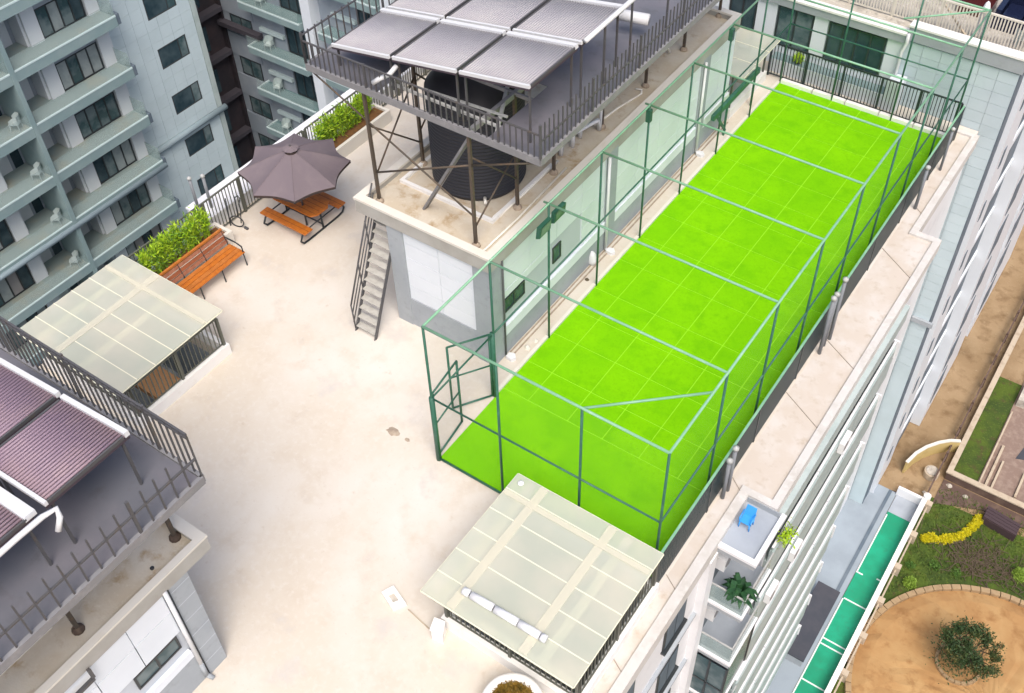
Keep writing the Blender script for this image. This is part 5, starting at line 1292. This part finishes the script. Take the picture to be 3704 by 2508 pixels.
EB = (13.0, 11.7)
earth = MB(); rings, n = 10, 72
vs = [(EB[0], EB[1], GZ + 0.16)]; fs = []
for k in range(1, rings + 1):
    for i in range(n):
        t = 2 * math.pi * i / n; r = 4.62 * k / rings
        vs.append((EB[0] + r * math.cos(t), EB[1] + r * math.sin(t), GZ + 0.16 + random.uniform(-0.025, 0.025) - (0.1 if k == rings else 0)))
for i in range(n): fs.append((0, 1 + i, 1 + (i + 1) % n))
for k in range(1, rings):
    for i in range(n):
        a = 1 + (k - 1) * n; b = 1 + k * n
        fs.append((a + i, b + i, b + (i + 1) % n, a + (i + 1) % n))
struct('earth_bed', earth.add(vs, fs), 'bed_earth', (*EB, GZ))
rk = thing('bed_kerb', 'curved stone kerb around the big orange earth bed', 'kerb', (*EB, GZ))
kn = 84
for i in range(kn):
    t0, t1 = 2 * math.pi * (i + 0.04) / kn, 2 * math.pi * (i + 0.96) / kn
    if not (0.25 * math.pi < (t0 % 6.283) < 1.25 * math.pi): continue
    r0, r1 = 4.62, 4.82
    part('kerb_stone', MB().prism([(EB[0] + r0 * math.cos(t0), EB[1] + r0 * math.sin(t0)), (EB[0] + r1 * math.cos(t0), EB[1] + r1 * math.sin(t0)), (EB[0] + r1 * math.cos(t1), EB[1] + r1 * math.sin(t1)), (EB[0] + r0 * math.cos(t1), EB[1] + r0 * math.sin(t1))], GZ, GZ + 0.2 + random.uniform(-0.012, 0.012)), 'kerb_brick', rk)
# tree in a round pit
TC = Vector((11.55, 12.75, GZ + 0.15))
pit = thing('tree_pit', 'round grey stone ring around the foot of the dark tree', 'kerb', tuple(TC))
for i in range(22):
    t0, t1 = 2 * math.pi * (i + 0.05) / 22, 2 * math.pi * (i + 0.95) / 22
    part('ring_stone', MB().prism([(TC.x + r * math.cos(t), TC.y + r * math.sin(t)) for r, t in ((0.70, t0), (0.80, t0), (0.80, t1), (0.70, t1))], TC.z - 0.1, TC.z + 0.14), 'kerb_brick', pit)
tree = thing('small_tree', 'dark straggly small tree on the orange earth bed', 'tree', tuple(TC))
tr_, fo, fo2 = MB(), MB(), MB()
tr_.tube(tuple(TC), tuple(TC + Vector((0.05, 0.05, 0.9))), 0.075, 8, 0.05)
def limb(p, d, L, r, depth):
    q = p + d * L
    tr_.tube(tuple(p), tuple(q), r, 5, r * 0.55)
    if depth == 0:
        ends.append((p, q)); return
    for _ in range(random.choice((3, 3, 4))):
        e = (d + Vector((random.gauss(0, 0.5), random.gauss(0, 0.5), random.gauss(0.05, 0.35)))).normalized()
        limb(q, e, L * random.uniform(0.6, 0.85), r * 0.6, depth - 1)
ends = []
for i in range(10):
    a = i * 0.63 + random.uniform(-0.2, 0.2)
    out = 0.95 if math.cos(a - 0.6) > 0.2 else 0.6
    limb(TC + Vector((0.05, 0.05, 0.55 + 0.05 * i)), Vector((math.cos(a) * out, math.sin(a) * out, 0.55)).normalized(), 0.56, 0.04, 2)
for (p, q) in ends:
    d = (q - TC); far = d.xy.length
    nl = int(95 * max(0.22, 1.2 - far * 0.62))
    def pos(p=p, q=q):
        return p.lerp(q, random.uniform(0.2, 1.1)) + Vector((random.gauss(0, 0.075), random.gauss(0, 0.075), random.gauss(0, 0.06)))
    leaves(fo if (far < 0.9 or random.random() < 0.55) else fo2, nl, pos, 0.10, 0.2, 0.42)
def core():
    v = Vector((random.gauss(0, 0.42), random.gauss(0, 0.36), random.gauss(0, 0.22)))
    return TC + Vector((-0.12, -0.1, 0.78)) + v
leaves(fo, 1500, core, 0.11, 0.2, 0.42)
part('trunk', tr_, 'bark', tree)
cr = part('crown', fo, 'leaf_dark', tree)
part('crown', fo2, 'leaf_olive', tree)

def shrub(c, r, h, n, m, size=0.07):
    mb = MB()
    def pos():
        while True:
            v = Vector((random.uniform(-1, 1), random.uniform(-1, 1), random.uniform(0, 1)))
            if 0.35 < v.length < 1: return (c[0] + v.x * r, c[1] + v.y * r, c[2] + v.z * h)
    return leaves(mb, n, pos, size, 0.3, 0.5)
part('foliage', shrub((0.2, 17.05, 0.50), 0.17, 0.24, 500, 'leaf_lime'), 'leaf_lime', sh_)
yh = thing('flower_hedge', 'curved row of bright yellow flowering shrubs on the lawn', 'hedge', (9.5, 18.1, GZ))
curve = [(8.80, 17.15, 0.18), (8.98, 17.28, 0.22), (9.22, 17.35, 0.13), (9.42, 17.52, 0.20), (9.55, 17.62, 0.2), (9.74, 17.82, 0.17), (9.9, 18.02, 0.17), (10.02, 18.3, 0.18), (10.12, 18.62, 0.17), (10.2, 18.9, 0.18), (10.25, 19.15, 0.2)]
for (x, y, r) in curve:
    part('shrub', shrub((x, y, GZ), r, r * 1.5, int(5200 * r), 'leaf_yellow'), 'leaf_yellow', yh)
for (x, y, r, l) in ((9.0, 14.95, 0.24, 'round pale green shrub by the white boundary wall'), (12.3, 17.5, 0.30, 'round pale green shrub beyond the curved bed kerb')):
    s_ = thing('round_shrub', l, 'shrub', (x, y, GZ), 'round pale shrubs on the lawn')
    part('foliage', shrub((x, y, GZ), r, r * 1.7, 1300, 'leaf_pale'), 'leaf_pale', s_)
for (x, y, r, l) in ((8.75, 15.7, 0.2, 'low green weed clump nearest the boundary wall'), (9.5, 16.2, 0.24, 'low green weed clump in the middle of the lawn'), (10.3, 16.35, 0.2, 'low green weed clump beside the dead twigs')):
    s_ = thing('weed_clump', l, 'weed', (x, y, GZ), 'weed clumps on the lawn')
    part('foliage', shrub((x, y, GZ), r, 0.2, 240, 'leaf_weed'), 'leaf_weed', s_)
cb = thing('timber_crate', 'dark brown timber crate bench at the end of the yellow flowers', 'crate', (10.95, 19.35, GZ))
for i in range(4):
    part('board', MB().bar((10.35, 19.62 - i * 0.15, GZ + 0.42), (11.65, 19.45 - i * 0.15, GZ + 0.42), 0.13, 0.05), 'dark_timber', cb)
part('side', MB().bar((10.35, 19.1, GZ + 0.2), (11.65, 18.95, GZ + 0.2), 0.05, 0.38), 'dark_timber', cb)
part('end', MB().bar((10.36, 19.1, GZ + 0.2), (10.36, 19.64, GZ + 0.2), 0.05, 0.38).bar((11.64, 18.95, GZ + 0.2), (11.64, 19.47, GZ + 0.2), 0.05, 0.38), 'dark_timber', cb)
# walled plot in the upper right
pl = thing('plot_wall', 'pale coped brown wall around the sunken plot at the right edge', 'wall', (10, 22, GZ))
part('wall', MB().box(8.46, 8.60, 20.52, 60, GZ, GZ + 0.42), 'brown_wall', pl)
part('wall', MB().box(8.46, 30, 20.36, 20.52, GZ, GZ + 0.42), 'brown_wall', pl)
part('coping', MB().box(8.42, 8.64, 20.56, 60, GZ + 0.42, GZ + 0.48).box(8.42, 30, 20.32, 20.56, GZ + 0.42, GZ + 0.48), 'stone_trim', pl)
part('fence_rail', MB().box(8.12, 8.18, 18.9, 60, GZ + 0.3, GZ + 0.5), 'brown_wall', pl)
for i in range(18):
    y = 21.2 + i * 1.6
    part('fence_post', MB().box(8.10, 8.2, y - 0.05, y + 0.05, GZ, GZ + 0.62), 'brown_wall', pl)
struct('plot_grass', MB().box(8.60, 9.62, 20.52, 27.0, GZ, GZ + 0.05), 'grass', (9, 23, GZ))
struct('brick_yard', MB().box(9.62, 30, 20.52, 60, GZ, GZ + 0.06), 'brick_path', (12, 24, GZ))
for (x, y0, y1, w_) in ((9.66, 20.55, 25.2, 0.07), (9.90, 20.55, 23.2, 0.10), (10.14, 20.6, 22.4, 0.08), (11.05, 20.9, 22.3, 0.09)):
    solo('yard_kerb', MB().box(x, x + w_, y0, y1, GZ + 0.06, GZ + 0.18), 'stone_trim', {9.66: 'thin pale kerb along the sunken plot grass', 9.90: 'longer thick pale kerb on the brick yard', 10.14: 'shorter thick pale kerb on the brick yard', 11.05: 'stubby pale kerb at the right edge of the brick yard'}[x], 'kerb', 'pale kerbs on the brick yard')
solo('concrete_block', MB().box(9.7, 10.05, 25.7, 26.9, GZ + 0.06, GZ + 0.5), 'debris', 'pale concrete block at the end of the sunken plot grass', 'block')
solo('yard_pond', MB().prism([(10.55, 22.9), (11.9, 23.4), (12.4, 25.2), (10.9, 25.0)], GZ + 0.06, GZ + 0.075), 'slate', 'dark purple-grey paved patch in the brick yard', 'paving')
# curved yellow wall and round lid
cw = thing('curved_wall', 'curved yellow retaining wall at the end of the dirt road', 'wall', (7.7, 21, GZ))
arc = [(6.95, 19.7), (7.1, 20.35), (7.35, 20.9), (7.7, 21.4), (8.05, 21.75), (8.4, 21.95)]
for i in range(len(arc) - 1):
    part('wall_length', MB().bar((*arc[i], GZ + 0.35), (*arc[i + 1], GZ + 0.35), 0.08, 0.7), 'yellow_wall', cw)
    part('coping', MB().bar((*arc[i], GZ + 0.72), (*arc[i + 1], GZ + 0.72), 0.13, 0.05), 'cream_kerb', cw)
ld = thing('manhole_lid', 'round pale concrete lid below the curved yellow wall', 'lid', (7.93, 20.2, GZ))
part('ring', MB().lathe((7.93, 20.2, GZ), [(0.30, 0), (0.30, 0.3), (0.24, 0.31)], 24), 'stone_trim', ld)
part('cover', MB().lathe((7.93, 20.2, GZ + 0.3), [(0.24, 0), (0.24, 0.035), (0.02, 0.04)], 24), 'debris', ld)
struct('bare_soil', MB().prism([(6.9, 18.62), (8.46, 18.9), (8.46, 20.3), (12, 20.3), (12, 19.75), (10.2, 19.7), (8.6, 19.0), (8.1, 18.62)], GZ, GZ + 0.025), 'brown_wall', (8, 19.5, GZ))
for (x, y, r, l) in ((8.02, 19.25, 0.09, 'white rock on the bare brown soil by the walkway end'), (8.75, 20.1, 0.14, 'pinkish rock near the fence post corner'), (9.45, 19.95, 0.12, 'pale square rock beside the plot wall')):
    solo('rock', mound(x, y, r, r * 0.8, r, GZ + 0.02, 8, 3, 0.2), 'debris', l, 'rock')
dc = struct('drain_channel', MB().box(6.80, 6.93, 12.9, 18.58, GZ + 0.031, GZ + 0.05), 'slate_blue', (6.9, 15, GZ))
an = thing('annex_roof', 'flat dark slate annex roof between the block and the green walkway', 'roof', (6.7, 11.2, GZ))
part('roof_sheet', MB().box(6.16, 7.02, 9.6, 12.85, GZ + 0.5, GZ + 0.56), 'slate', an)
part('wall', MB().box(6.2, 6.98, 9.64, 12.81, GZ, GZ + 0.5), 'grey_plaster', an)
